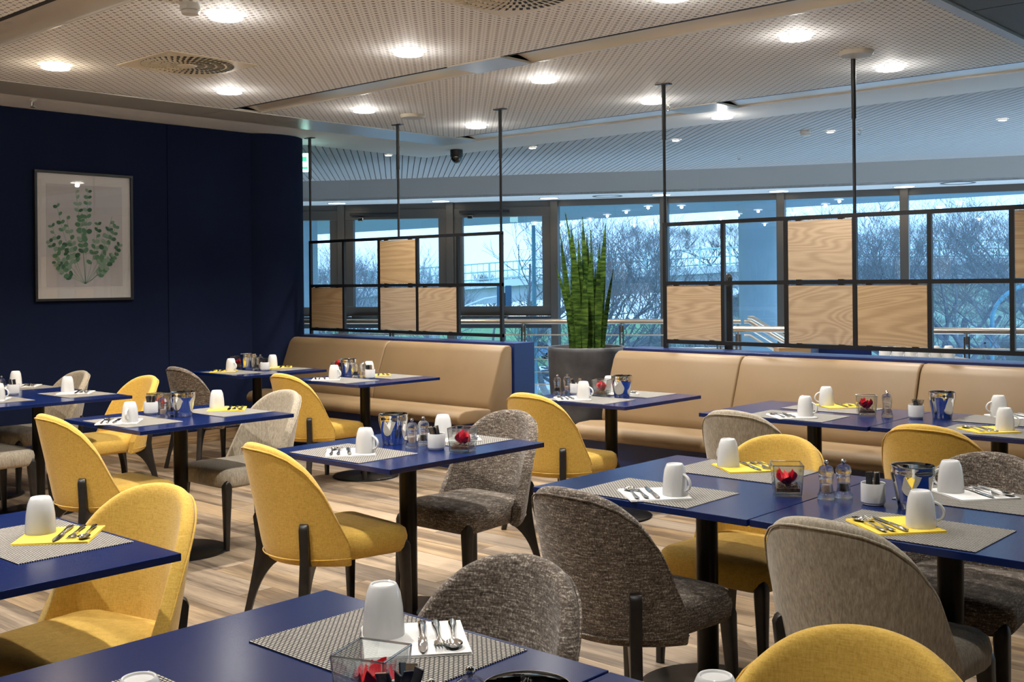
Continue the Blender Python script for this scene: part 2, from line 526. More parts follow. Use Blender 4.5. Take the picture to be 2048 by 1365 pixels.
def rrect(x0, x1, y0, y1, r, n=6):
    pts = []
    for cx, cy_, a0 in ((x1 - r, y1 - r, 0), (x0 + r, y1 - r, pi / 2), (x0 + r, y0 + r, pi), (x1 - r, y0 + r, 1.5 * pi)):
        for i in range(n + 1):
            a = a0 + i * pi / 2 / n
            pts.append((cx + r * cos(a), cy_ + r * sin(a)))
    return pts

def interp(poly, x):
    for (a, b) in zip(poly, poly[1:]):
        if a[0] <= x <= b[0]: return a[1] + (b[1] - a[1]) * (x - a[0]) / (b[0] - a[0])
    a, b = (poly[0], poly[1]) if x < poly[0][0] else (poly[-2], poly[-1])
    return a[1] + (b[1] - a[1]) * (x - a[0]) / (b[0] - a[0])

CEIL = 2.96
# glazing line (mullion feet) and the bulkhead that hangs inside it, both on one gentle arc
WIN = [(-14.75, 9.55), (-13.182, 10.77), (-11.735, 11.66), (-10.366, 12.44), (-8.943, 13.17), (-7.463, 13.83), (-5.959, 14.39), (-4.44, 14.89), (-2.90, 15.33), (-1.34, 15.71), (0.24, 16.03), (1.84, 16.29)]
FAS = [(-14.6, 8.55), (-12.958, 9.80), (-12.36, 10.22), (-11.65, 10.62), (-10.40, 11.30), (-9.77, 11.65), (-8.63, 12.32), (-8.03, 12.64), (-7.185, 13.03), (-6.256, 13.42), (-5.17, 13.87), (-4.38, 14.17), (-2.9, 14.66), (-1.3, 15.1), (1.84, 15.75)]

# ================================================================== STRUCTURE
# floor: sub-floor plus oak planks laid along x
RAIL_A = ((-12.2, 8.17), (-6.55, 11.17))
floor = struct('floor', MB().prism([(-14.6, 2.0), (-9.3, -3.0), (4.0, -3.0), (4.0, 10.2), (-3.4, 10.35), (-5.75, 9.6), (-6.35, 11.32), (-12.25, 8.2), (-14.6, 8.0)], -0.30, -0.012), groove_dark)
plank_meshes = {}
def plank_mesh(L):
    L = round(L, 2)
    if L not in plank_meshes:
        plank_meshes[L] = MB().box(-L / 2 + .0012, L / 2 - .0012, -0.0945, 0.0945, -0.012, 0.0).mesh('plank')
        plank_meshes[L].materials.append(floor_oak)
    return plank_meshes[L]
far_planks = MB()
row = 0
yy = -2.9
while yy < 9.0:
    xs0 = -9.1 if yy < 6.9 else -9.1
    xs1 = 3.9
    x = xs0 - [0.0, 0.55, 1.05, 0.3, 0.8][row % 5]
    while x < xs1:
        a, b_ = max(x, xs0), min(x + 1.29, xs1)
        if b_ - a > 0.1:
            cx_, cy_ = (a + b_) / 2, yy + 0.0955
            # in view and near enough: a part of its own
            d_ = -sin(YAW) * cx_ + cos(YAW) * cy_
            r_ = cos(YAW) * cx_ + sin(YAW) * cy_
            seen = d_ > 1.6 and abs(r_) < 0.50 * d_ + 0.5 and 0.6 < cy_ < 6.4 and cx_ < -0.3 and d_ < 9.6
            if seen:
                o = bpy.data.objects.new('plank', plank_mesh(b_ - a)); COL.objects.link(o)
                o.location = (cx_, cy_, 0); o.parent = floor
            else:
                far_planks.box(a + .0012, b_ - .0012, yy + .001, yy + .190, -0.012, 0.0)
        x += 1.29
    yy += 0.191; row += 1
far_planks.box(-14.5, -9.12, 2.1, 8.0, -0.012, 0.0)
tag(obj('plank_field', far_planks, floor_oak, floor), kind='stuff')

# navy wall with rounded end, skirting, panel joints
wall = struct('wall_left', MB().box(-9.34, -9.14, -3.0, 5.418, 0.0, 2.958), navy_wall)
obj('wall_panel', MB().box(-9.34, -9.138, 5.424, 6.40, 0.0, 2.958), navy_wall, wall)
obj('wall_joint', MB().box(-9.34, -9.150, 5.418, 5.424, 0.0, 2.958), slot_black, wall)
obj('wall_round_end', MB().lathe([(0.41, 0.0), (0.41, 2.955)], 64, (-9.40, 6.64, 0)).mesh('wall_round_end', True), navy_wall, wall)
sk = struct('baseboard_left', MB().box(-9.14, -9.122, -3.0, 6.30, 0.0, 0.105).mesh('baseboard', bevel=.003), skirt_oak)

# walls out of frame that close the room
struct('wall_right', MB().box(4.0, 4.2, -3.0, 16.6, 0.0, 3.1), room_wall)
struct('wall_rear', MB().box(-9.34, 4.2, -3.2, -3.0, 0.0, 3.1), room_wall)
struct('wall_hall', MB().box(-14.9, -14.6, 2.0, 9.6, -4.0, 3.1), room_wall)
struct('wall_hall_side', MB().box(-14.9, -9.34, 1.8, 2.0, 0.0, 3.1), room_wall)

# ---------------- main ceiling
ceil = struct('ceiling', MB().box(-14.9, 4.2, -3.2, 9.06, 3.10, 3.20), groove_dark)
def panel(name, x0, x1, y0, y1, m, z=CEIL, t=0.02):
    return obj(name, MB().box(x0, x1, y0, y1, z, z + t), m, ceil)
panel('perforated_panel', -7.99, -2.30, -3.0, -0.02, ceil_perf)
panel('perforated_panel', -7.99, -2.30, 0.28, 2.64, ceil_perf)
panel('perforated_panel', -7.99, -2.30, 2.95, 5.345, ceil_perf)
panel('perforated_panel', -7.99, -2.30, 5.65, 8.00, ceil_perf)
# cool metal edge and the dark mesh tiles beyond it
panel('edge_trim', -2.30, -2.235, -3.0, 8.0, plain('edge_trim_paint', (0.50, 0.54, 0.60), 0.5), CEIL - .004, .024)
yb = [-3.0, -.8, 1.58, 3.96, 6.335, 8.0]
for a, b_ in zip(yb, yb[1:]):
    for xa, xb in ((-2.225, 0.2), (0.21, 4.0)):
        panel('mesh_tile', xa, xb, a + .006, b_ - .006, dark_mesh, CEIL + .012)
# flat metal strip along the wall
obj('metal_strip', MB().box(-8.53, -8.0, -3.0, 5.33, CEIL - .006, CEIL + .014), strip_metal, ceil)
obj('metal_strip', MB().box(-8.53, -8.0, 5.335, 6.10, CEIL - .006, CEIL + .014), strip_metal, ceil)
obj('metal_strip', MB().box(-8.53, -8.0, 6.105, 8.36, CEIL - .006, CEIL + .014), strip_metal, ceil)
obj('shadow_gap', MB().box(-8.545, -8.53, -3.0, 8.375, CEIL - .002, CEIL + .06), slot_black, ceil)
# white border between the strip and the wall, and along the hall
obj('white_border', MB().prism([(-9.52, 6.2), (-9.36, 6.2), (-9.36, -3.0), (-8.545, -3.0), (-8.545, 8.375), (4.0, 8.375), (4.0, 9.06), (-9.52, 9.06)], CEIL, CEIL + .02), white_paint, ceil)
# recessed metal channels
def channel(y0, y1, segs, covers):
    for x0, x1 in segs:
        b = MB()
        n = 10
        rings = []
        prof = [(y0 + .045, CEIL + .06)] + [(y0 + .045 + (y1 - y0 - .05) * i / n, CEIL + .012 + .038 * cos(pi * .5 * i / n) - .004) for i in range(n + 1)]
        a = b.add([(x0, p[0], p[1]) for p in prof]); c = b.add([(x1, p[0], p[1]) for p in prof])
        for i in range(len(prof) - 1): b.face((a + i, a + i + 1, c + i + 1, c + i))
        obj('metal_channel', b.mesh('metal_channel', True), channel_metal, ceil)
        obj('channel_slot', MB().box(x0, x1, y0, y0 + .045, CEIL + .004, CEIL + .03), slot_black, ceil)
        obj('channel_lip', MB().box(x0, x1, y1 - .006, y1, CEIL - .004, CEIL + .02), channel_metal, ceil)
        obj('shadow_line', MB().box(x0, x1, y1, y1 + .004, CEIL - .002, CEIL + .02), slot_black, ceil)
    for x0, x1 in covers:
        obj('channel_cover', MB().box(x0, x1, y0 - .005, y1, CEIL - .008, CEIL + .01).mesh('channel_cover', bevel=.002), strip_metal, ceil)
channel(5.345, 5.65, ((-8.0, -5.40), (-4.90, -2.30)), ((-5.40, -4.90),))
channel(8.00, 8.36, ((-8.0, -5.40), (-4.90, 3.9)), ((-5.40, -4.90),))
channel(2.64, 2.95, ((-8.0, -2.30),), ())
channel(-0.02, 0.28, ((-8.0, -2.30),), ())

# ---------------- slatted hall ceiling, bulkhead, soffit
groove_grey = plain('groove_grey', (0.16, 0.16, 0.165), 0.9)
hall = struct('ceiling_hall', MB().prism([(-9.52, 6.2), (-9.52, 9.06), (4.0, 9.06), (4.0, 16.8), (-15.2, 9.8), (-15.2, 6.2)], 2.985, 3.10), groove_grey)
su, sn_ = (cos(radians(138)), sin(radians(138))), (sin(radians(138)), -cos(radians(138)))
def near_pt(s):
    sc = sn_[0] * -9.52 + sn_[1] * 9.06
    if s >= sc: return ((s - sn_[1] * 9.06) / sn_[0], 9.06)
    return (-9.52, (s + sn_[0] * 9.52) / sn_[1])
def far_pt(s):
    for a, b_ in zip(FAS, FAS[1:]):
        sa = sn_[0] * a[0] + sn_[1] * a[1]; sb = sn_[0] * b_[0] + sn_[1] * b_[1]
        if sa <= s <= sb:
            k = (s - sa) / (sb - sa)
            return (a[0] + (b_[0] - a[0]) * k, a[1] + (b_[1] - a[1]) * k)
    return None
s = -1.95
while s < 8.6:
    e = []
    for ss in (s + .005, s + .0675):
        f_ = far_pt(ss); n_ = near_pt(ss)
        if f_ is None: e = None; break
        e.append((n_, f_))
    if e and hypot(e[0][0][0] - e[0][1][0], e[0][0][1] - e[0][1][1]) > .05:
        obj('slat', MB().prism([e[0][0], e[1][0], e[1][1], e[0][1]], CEIL, CEIL + .02), slat_paint, hall)
    s += .0725
b = MB()
for a, c in zip(FAS, FAS[1:]):
    n = b.add([(a[0], a[1], 2.67), (c[0], c[1], 2.67), (c[0], c[1], 3.05), (a[0], a[1], 3.05), (a[0] - .02, a[1] + .03, 2.67), (c[0] - .02, c[1] + .03, 2.67), (c[0] - .02, c[1] + .03, 3.05), (a[0] - .02, a[1] + .03, 3.05)])
    for q in ((0, 1, 2, 3), (5, 4, 7, 6), (0, 4, 5, 1), (3, 2, 6, 7)): b.face([n + i for i in q])
struct('wall_bulkhead', b, fascia_paint)
struct('trim_soffit', MB().prism(FAS + list(reversed([(x, y + .12) for x, y in WIN])), 2.67, 2.70), white_paint)

# ---------------- glazing: posts, sashes, panes
ZB = -4.0
def along(a, b, t): return (a[0] + (b[0] - a[0]) * t, a[1] + (b[1] - a[1]) * t)
for i, (a, c) in enumerate(zip(WIN, WIN[1:])):
    d = Vector((c[0] - a[0], c[1] - a[1], 0)); L = d.length; d.normalize()
    nrm = Vector((-d.y, d.x, 0))
    A = Vector((a[0], a[1], 0))
    # local frame of the bay: x along the bay, y outward
    ang = atan2(d.y, d.x)
    w = empty('window_%d' % (i + 1), (a[0], a[1], 0), ang); w['kind'] = 'structure'
    obj('mullion', MB().box(-.055, .055, -.09, .09, ZB, 2.67).mesh('mullion', bevel=.006), frame_grey, w)
    obj('head_rail', MB().box(.055, L - .055, -.03, .06, 2.58, 2.67), frame_grey, w)
    if i <= 2:   # opening lights with heavy sashes
        x0, x1 = .055, L - .055
        for nm, q in (('sash_top', (x0, x1, 2.44, 2.58)), ('sash_bottom', (x0, x1, 0.98, 1.12)), ('sash_stile', (x0, x0 + .13, 1.12, 2.44)), ('sash_stile', (x1 - .13, x1, 1.12, 2.44))):
            obj(nm, MB().box(q[0], q[1], -.05, .05, q[2], q[3]).mesh(nm, bevel=.006), frame_grey, w)
        obj('sill_rail', MB().box(x0, x1, -.10, .05, 0.80, 0.97).mesh('sill_rail', bevel=.006), plain('sill_dark_%d' % i, (.03, .03, .033), .4), w)
        obj('window_opener', MB().box(x0 + .12, x0 + .82, -.13, -.06, 0.93, 0.99).mesh('window_opener', bevel=.006), steel, w)
        obj('window_opener', MB().box(x0 + .10, x0 + .85, -.12, -.06, 2.50, 2.54).mesh('window_opener', bevel=.006), black_metal, w)
        obj('hinge', MB().box(x0 + .22, x0 + .30, -.09, -.05, 2.42, 2.47).mesh('hinge', bevel=.004), steel, w)
        obj('pane', MB().box(x0 + .13, x1 - .13, -.003, .003, 1.12, 2.44), window_glass, w)
        obj('pane', MB().box(x0, x1, -.003, .003, ZB, 0.80), window_glass, w)
    else:
        obj('pane', MB().box(.055, L - .055, -.003, .003, ZB, 2.58), window_glass, w)

# ================================================================== FURNITURE
# ---------------- chair
SH_B, SH_T, SH_A = .335, .840, radians(77.7)
SH_Z = [(0, .840), (.15, .837), (.3, .826), (.45, .800), (.6, .749), (.75, .657), (.88, .520), (.95, .458), (1.0, .412)]
def shell_pt(p, z, out=0.0):
    t = p * SH_A
    k = max(0, (z - SH_B) / (SH_T - SH_B))
    ww = .88 + .12 * min(1, k * 1.25)
    a = (.284 + out) * ww
    x = a * sin(t)
    y = -.225 + .258 * (1 - cos(t)) - out * cos(t) - .103 * k ** 1.1 * (.5 + .5 * cos(t))
    if z < SH_B + .03: y += .018 * ((SH_B + .03 - z) / .03) * cos(t); x *= 1 - .03 * (SH_B + .03 - z) / .03
    return Vector((x, y, z))
def shell_top(p): return interp(SH_Z, abs(p))
def shell_grid(nu, nv, out=0.0, zb=SH_B):
    rows = []
    for j in range(nv + 1):
        r = []
        for i in range(nu + 1):
            p = sin((2 * i / nu - 1) * pi / 2) * .35 + (2 * i / nu - 1) * .65
            zt = shell_top(min(1, abs(p)))
            r.append(shell_pt(p, zb + (zt - zb) * (j / nv), out))
        rows.append(r)
    return rows
def make_shell():
    b = MB(); rows = shell_grid(22, 9)
    ids = [b.add(r) for r in rows]
    for j in range(9):
        for i in range(22): b.face((ids[j] + i, ids[j] + i + 1, ids[j + 1] + i + 1, ids[j + 1] + i))
    me = b.mesh('backrest', recalc=False)
    return bake(me, 'backrest', ('SOLIDIFY', dict(thickness=.046, offset=0.0, use_even_offset=True)), ('SUBSURF', dict(levels=2, render_levels=2)))
shell_me = make_shell()
shell_me.polygons.foreach_set('use_smooth', [True] * len(shell_me.polygons))
def make_piping():
    b = MB()
    pts = []
    for i in range(61):
        p = -0.985 + 1.97 * i / 60
        z = shell_top(abs(p)) - .014 - .012 * (1 - abs(p))
        pts.append(shell_pt(p, max(z, .375), .0235))
    b.tube(pts, .0032, 6)
    return b.mesh('piping', True)
piping_me = make_piping()
def make_hem():
    pts = [shell_pt(-0.98 + 1.96 * i / 50, .366, .0225) for i in range(51)]
    return MB().tube(pts, .003, 6).mesh('hem', True)
hem_me = make_hem()
def make_seat():
    def ring(z, ins):
        pts = []
        for x, y in rrect(-.242 + ins, .242 - ins, -.20 + ins, .302 - ins, max(.02, .075 - ins), 6):
            k = 1 - .17 * max(0, (.08 - y)) / .28
            yy_ = y - .014 * (x / .24) ** 2 if y > .2 else y
            pts.append((x * k, yy_, z))
        return pts
    b = MB()
    b.loft([ring(.338, .040), ring(.343, .014), ring(.36, 0), ring(.400, -.004), ring(.430, .004), ring(.446, .026), ring(.453, .07), ring(.457, .14)])
    return b.mesh('seat', True, angle=70)
seat_me = make_seat()
def make_front_leg(sx):
    b = MB(); rings = []
    for z, r, dx, dy in ((0.0, .0135, .012, .012), (.15, .0175, .008, .008), (.33, .0235, .0, .0), (.36, .0235, 0, 0), (.378, .020, 0, -.003), (.390, .012, 0, -.006), (.394, .003, 0, -.008)):
        cx_, cy_ = sx * (.212 + dx), .262 + dy
        rings.append([(cx_ + r * u, cy_ + r * v, z) for u, v in rrect(-1, 1, -1, 1, .45, 3)])
    b.loft(rings)
    return b.mesh('leg', True, angle=50)
def bez(p0, p1, p2, n):
    return [((1 - t) ** 2 * p0[0] + 2 * t * (1 - t) * p1[0] + t * t * p2[0], (1 - t) ** 2 * p0[1] + 2 * t * (1 - t) * p1[1] + t * t * p2[1]) for t in [i / n for i in range(n + 1)]]
def make_rear_leg(sx):
    p = .50 * sx
    t = p * SH_A
    base = shell_pt(p, .37, .018)
    out = Vector((sin(t) * 1.15, -cos(t), 0)).normalized(); tang = Vector((-out.y, out.x, 0))
    tops = shell_pt(p, .50, .018)
    lean = (tops - base).dot(out)
    prof = []                                   # (r outward, z)
    prof += [(lean - .010, .500), (lean + .000, .517), (lean + .010, .520), (lean + .020, .512), (lean + .027, .495)]
    prof += bez((.036, .38), (.046, .26), (.112, 0.0), 8)
    prof += [(.080, 0.0)]
    prof += bez((.070, .05), (.030, .27), (-.085, .322), 9)
    prof += [(-.085, .335), (-.010, .35)]
    b = MB(); th = .019
    k = len(prof)
    n0 = b.add([base + out * r + tang * -th + Vector((0, 0, z - base.z)) for r, z in prof])
    n1 = b.add([base + out * r + tang * th + Vector((0, 0, z - base.z)) for r, z in prof])
    b.face([n0 + i for i in range(k)]); b.face([n1 + i for i in reversed(range(k))])
    for i in range(k):
        j = (i + 1) % k
        b.face((n0 + i, n1 + i, n1 + j, n0 + j))
    me = b.mesh('leg', bevel=.005, seg=2)
    me.polygons.foreach_set('use_smooth', [True] * len(me.polygons)); me.set_sharp_from_angle(angle=radians(35))
    return me
legs_me = [make_front_leg(-1), make_front_leg(1), make_rear_leg(-1), make_rear_leg(1)]
for m in legs_me: m.materials.append(dark_wood)
chair_meshes = {}
def chair_parts(cloth):
    if cloth.name not in chair_meshes:
        r = []
        for m in (seat_me, shell_me, piping_me, hem_me):
            c = m.copy(); c.materials.clear(); c.materials.append(cloth); r.append(c)
        chair_meshes[cloth.name] = r
    return chair_meshes[cloth.name]
def chair(x, y, rz, cloth, label):
    e = empty('dining_chair', (x, y, 0), rz)
    st, bk, pp, hm = chair_parts(cloth)
    obj('seat', st, cloth, e)
    k = obj('backrest', bk, cloth, e)
    obj('piping', pp, cloth, k); obj('hem', hm, cloth, k)
    for m in legs_me: obj('leg', m, dark_wood, e)
    tag(e, label, 'chair', 'upholstered dining chairs')
    return e
Yl, Tw, Pa = yellow_cloth, tweed_cloth, pale_cloth
N, S_ = 0.0, pi         # facing +y, facing -y
CHAIRS = [
 (-7.19, 2.90, N, Pa, 'pale grey chair cut by the left picture edge, only seat corner and leg seen'),
 (-8.06, 3.73, S_, Pa, 'olive beige chair against the navy wall, behind a white cup'),
 (-7.22, 3.81, S_, Yl, 'yellow chair facing us before the navy wall, behind the left tables'),
 (-5.47, 2.87, -.05, Yl, 'yellow chair turned away, drawn up to the table holding a chrome bucket, left'),
 (-5.52, 3.76, S_, Pa, 'pale grey chair facing us across the table with the yellow napkin'),
 (-7.84, 5.01, N, Tw, 'brown tweed chair turned away at the corner table by the navy wall'),
 (-6.58, 5.11, N, Yl, 'yellow chair turned away at the table before the short bench'),
 (-3.746, 2.946, -.118, Yl, 'yellow chair turned away in the middle of the room, largest yellow back seen whole'),
 (-3.709, 3.81, S_ + .02, Tw, 'brown tweed chair facing us across the middle table'),
 (-4.24, 5.12, N, Yl, 'yellow chair turned away at the table before the snake plant'),
 (-2.86, 5.09, N, Pa, 'pale beige chair turned away at the double table along the long bench'),
 (-1.92, 5.13, N, Yl, 'yellow chair turned away at the double table along the long bench'),
 (-2.23, 3.83, S_, Yl, 'yellow chair facing us behind the yellow napkin of the large double table'),
 (-2.18, 2.985, -.04, Tw, 'dark tweed chair turned away at the large double table'),
 (-1.37, 3.072, -.037, Pa, 'pale beige chair turned away at the large double table'),
 (-1.41, 3.88, S_, Tw, 'dark tweed chair facing us at the right end of the large double table'),
 (-1.711, 1.634, S_ + .008, Tw, 'grey tweed chair facing us behind the foreground table'),
 (-0.864, 1.632, S_ + .025, Yl, 'yellow chair back cut off by the bottom edge of the picture'),
 (-3.171, 1.593, S_ + .226, Yl, 'yellow chair facing us at the lower left table, its seat half in shade'),
]
for c in CHAIRS: chair(*c)

# ---------------- tables
def table(x0, x1, y0, y1, label, disc=(0, 0)):
    cx_, cy_ = (x0 + x1) / 2, (y0 + y1) / 2
    e = empty('dining_table', (cx_, cy_, 0))
    w, d = (x1 - x0) / 2, (y1 - y0) / 2
    obj('tabletop', MB().box(-w, w, -d, d, .729, .75).mesh('tabletop', bevel=.0018, seg=2), table_blue, e)
    obj('mounting_plate', MB().box(-.2, .2, -.2, .2, .715, .729), black_metal, e)
    obj('pedestal', MB().lathe([(.039, .016), (.039, .715)], 32).mesh('pedestal', True), pedestal_metal, e)
    obj('base', MB().lathe([(0, 0), (.25, 0), (.252, .004), (.25, .010), (.242, .014), (.06, .018), (.039, .024), (0, .024)], 56).mesh('base', True, angle=30), pedestal_metal, e)
    tag(e, label, 'table', 'blue restaurant tables')
    return e
T = {
 'L1b': (-8.42, -7.605, 2.86, 3.75, 'blue table cut by the left picture edge, beside the navy wall', 'outer left table'),
 'L1': (-7.595, -6.78, 2.86, 3.75, 'blue table with a white cup, second from the left edge', 'inner left table'),
 'K': (-5.89, -5.08, 2.85, 3.79, 'blue table between a yellow and a pale grey chair', 'table between yellow and pale grey chairs'),
 'M': (-4.06, -3.25, 2.88, 3.81, 'blue table in the middle of the room with mills and chrome bucket', 'middle table'),
 'F1': (-8.27, -7.46, 5.07, 5.91, 'blue table in the far corner before the navy column', 'far corner table'),
 'F2': (-6.93, -6.115, 5.13, 5.94, 'blue table before the short tan bench', 'table by the short bench'),
 'R0': (-4.61, -3.80, 5.175, 5.985, 'blue table before the planter with the snake plant', 'table before the planter'),
 'R1a': (-3.312, -2.345, 5.19, 5.99, 'left half of the blue double table along the long bench', 'left half of bench double table'),
 'R1b': (-2.338, -1.38, 5.205, 6.005, 'right half of the blue double table along the long bench', 'right half of bench double table'),
 'R2a': (-2.586, -1.725, 2.965, 3.885, 'left half of the large blue double table', 'left half of large double table'),
 'R2b': (-1.720, -0.855, 2.972, 3.892, 'right half of the large blue double table', 'right half of large double table'),
 'FRa': (-2.10, -1.258, 0.74, 1.655, 'blue foreground table along the bottom of the picture', 'foreground table'),
 'FRb': (-1.252, -0.41, 0.735, 1.65, 'blue table joined to the right of the foreground table', 'bottom right table'),
 'LF': (-3.59, -2.686, 0.72, 1.625, 'blue table in the lower left corner with a yellow napkin', 'lower left table'),
}
for k, t in T.items(): table(t[0], t[1], t[2], t[3], t[4])

# ---------------- benches
def bench(x0, x1, seams, label, lend, rend):
    e = empty('upholstered_bench', ((x0 + x1) / 2, 6.5, 0))
    ox = (x0 + x1) / 2; oy = 6.5
    xs = [x0] + seams + [x1]
    for a, c in zip(xs, xs[1:]):
        # back cushion, leaning
        L = c - a - .006
        prof = [(6.50, .40), (6.47, .47), (6.475, .52), (6.62, .90), (6.645, .935), (6.68, .955), (6.73, .957), (6.76, .94), (6.76, .40)]
        b = MB()
        k = len(prof)
        A = b.add([(a + .003 - ox, y - oy, z) for y, z in prof]); B = b.add([(c - .003 - ox, y - oy, z) for y, z in prof])
        b.face([A + i for i in range(k)]); b.face([B + i for i in reversed(range(k))])
        for i in range(k):
            j = (i + 1) % k
            b.face((A + i, B + i, B + j, A + j))
        me = b.mesh('back_cushion', bevel=.014, seg=3)
        me.polygons.foreach_set('use_smooth', [True] * len(me.polygons)); me.set_sharp_from_angle(angle=radians(50))
        obj('back_cushion', me, tan_leather, e)
    prof = [(6.50, .355), (6.50, .455), (6.32, .472), (6.20, .470), (6.145, .455), (6.115, .42), (6.115, .385), (6.14, .358)]
    b = MB(); k = len(prof)
    A = b.add([(x0 - ox, y - oy, z) for y, z in prof]); B = b.add([(x1 - ox, y - oy, z) for y, z in prof])
    b.face([A + i for i in range(k)]); b.face([B + i for i in reversed(range(k))])
    for i in range(k):
        j = (i + 1) % k
        b.face((A + i, B + i, B + j, A + j))
    me = b.mesh('seat_cushion', bevel=.018, seg=3)
    me.polygons.foreach_set('use_smooth', [True] * len(me.polygons)); me.set_sharp_from_angle(angle=radians(55))
    obj('seat_cushion', me, tan_leather, e)
    obj('plinth', MB().box(x0 + .02 - ox, x1 - .02 - ox, 6.20 - oy, 6.76 - oy, 0.0, .355), blue_lacquer, e)
    obj('back_casing', MB().box(x0 - .012 - ox, x1 + .012 - ox, 6.765 - oy, 7.02 - oy, 0.0, .972).mesh('back_casing', bevel=.003), blue_lacquer, e)
    tag(e, label, 'bench')
    return e
bench(-8.95, -6.10, [-7.52], 'short tan leather bench with two back panels beside the navy column', 0, 0)
bench(-4.97, -0.60, [-3.90, -2.66, -1.42], 'long tan leather bench running from the planter to the right edge', 0, 0)

# ---------------- partition screens on the benches
def screen(xs, filled, posts, label):
    x0 = xs[0]; y = 6.961
    e = empty('partition_screen', (x0, y, .972))
    zs = [1.02, 1.457, 1.899]; off = .972
    w = .028
    for z in zs: obj('rail', MB().box(xs[0] - x0 - w / 2, xs[-1] - x0 + w / 2, -.014, .014, z - off - w / 2, z - off + w / 2), black_metal, e)
    for i, x in enumerate(xs):
        obj('upright', MB().box(x - x0 - w / 2, x - x0 + w / 2, -.0135, .0135, zs[0] - off, zs[2] - off), black_metal, e)
    for i in posts:
        x = xs[i] if not isinstance(i, float) else i
        obj('hanger_rod', MB().lathe([(.011, 1.90 - off), (.011, 2.56 - off)], 12, (x - x0, 0, 0)).mesh('hanger_rod', True), black_metal, e)
        obj('hanger_sleeve', MB().lathe([(.0155, 2.54 - off), (.0155, CEIL - .006 - off)], 12, (x - x0, 0, 0)).mesh('hanger_sleeve', True), black_metal, e)
        obj('ceiling_plate', MB().box(x - x0 - .06, x - x0 + .06, -.025, .025, CEIL - .008 - off, CEIL - .001 - off), black_metal, e)
    for i in (0, len(xs) - 1):
        if xs[i] < -1.5: obj('foot', MB().box(xs[i] - x0 - w / 2, xs[i] - x0 + w / 2, -.0135, .0135, 0, zs[0] - off), black_metal, e)
    for (i, j) in filled:
        a, c = xs[i] - x0 + w / 2 + .003, xs[i + 1] - x0 - w / 2 - .003
        obj('oak_panel', MB().box(a, c, -.009, .009, zs[j] - off + w / 2 + .003, zs[j + 1] - off - w / 2 - .004).mesh('oak_panel', bevel=.001, seg=1), panel_oak, e)
        for px in (a + .08, c - .08):
            for zc in (zs[j] - off + w / 2, zs[j + 1] - off - w / 2 - .006):
                obj('clip', MB().box(px - .02, px + .02, -.011, .011, zc, zc + .006), black_metal, e)
    tag(e, label, 'room divider')
    return e
XL = [-9.026, -8.501, -7.975, -7.448, -6.921, -6.40]
XR = [-4.724, -4.222, -3.72, -3.219, -2.721, -2.224, -1.727, -1.23]
screen(XL, [(0, 0), (2, 0), (3, 0), (2, 1)], [0, -7.70, 5], 'black grid divider with four oak panels over the short bench')
screen(XR, [(0, 0), (2, 0), (3, 0), (2, 1), (5, 1), (6, 0)], [0, 3, 6], 'black grid divider with oak panels over the long bench')

# ---------------- planter and snake plant
pe = obj('planter', MB().lathe([(0, 0), (.225, 0), (.235, .01), (.27, .35), (.298, .70), (.306, .93), (.303, .958), (.295, .965), (.282, .962), (.275, .94), (.268, .90), (0, .90)], 64).mesh('planter', True, angle=45), planter_grey, loc=(-5.42, 6.88, 0))
tag(pe, 'tall tapered anthracite planter between the two benches', 'planter')
pl = empty('snake_plant', (-5.42, 6.88, .90))
obj('soil', MB().lathe([(0, .002), (.266, .002), (.266, .008), (0, .02)], 40).mesh('soil', True), soil, pl)
random.seed(21)
RT = Vector((cos(YAW), sin(YAW), 0)); FW = Vector((-sin(YAW), cos(YAW), 0))
LEAVES = [  # right, depth, top dx, height, width, twist
 (-.10, -.06, -.25, .70, .055, .2), (-.12, .02, -.20, .95, .065, -.3), (-.07, -.08, -.12, 1.00, .085, .15), (-.05, .04, -.155, 1.12, .07, .5),
 (-.02, -.09, -.02, .62, .075, -.1), (.00, .03, -.02, 1.08, .085, .35), (.03, -.05, .03, .80, .08, -.25), (.05, .06, .05, .98, .06, .6),
 (.10, -.05, .155, 1.03, .08, -.2), (.13, .02, .22, .66, .055, .3), (.08, -.10, .09, .74, .075, .1), (-.09, .09, -.10, .85, .07, -.5),
 (.02, .10, .02, .95, .075, .2), (.10, .08, .12, .88, .07, -.4), (-.03, -.03, -.06, .90, .08, -.35), (.06, -.01, .075, .68, .085, .3)]
for lx, ld, tx, h, w, tw in LEAVES:
    b = MB(); n = 14; ids = []
    for i in range(n + 1):
        t = i / n
        c = RT * (lx + (tx - lx) * (t ** 1.6)) + FW * (ld + ld * .5 * t) + Vector((0, 0, .01 + h * t))
        ww = w * (.50 + .85 * t - .35 * t * t) * (1 - max(0, (t - .45) / .55) ** 1.35) * .46 + .0006
        a = tw + t * .5 * tw
        ax = (RT * cos(a) + FW * sin(a)); nx = (FW * cos(a) - RT * sin(a))
        fold = .28 * ww
        ids.append(b.add([c - ax * ww - nx * fold, c - nx * .004 + nx * fold * .0, c + ax * ww - nx * fold, c + nx * .008]))
    for p, q in zip(ids, ids[1:]):
        for k in range(4):
            l = (k + 1) % 4
            b.face((p + k, p + l, q + l, q + k))
    obj('leaf', b.mesh('leaf', True, angle=60), leaf_green, pl)
tag(pl, 'upright green snake plant with pointed leaves in the planter', 'plant')

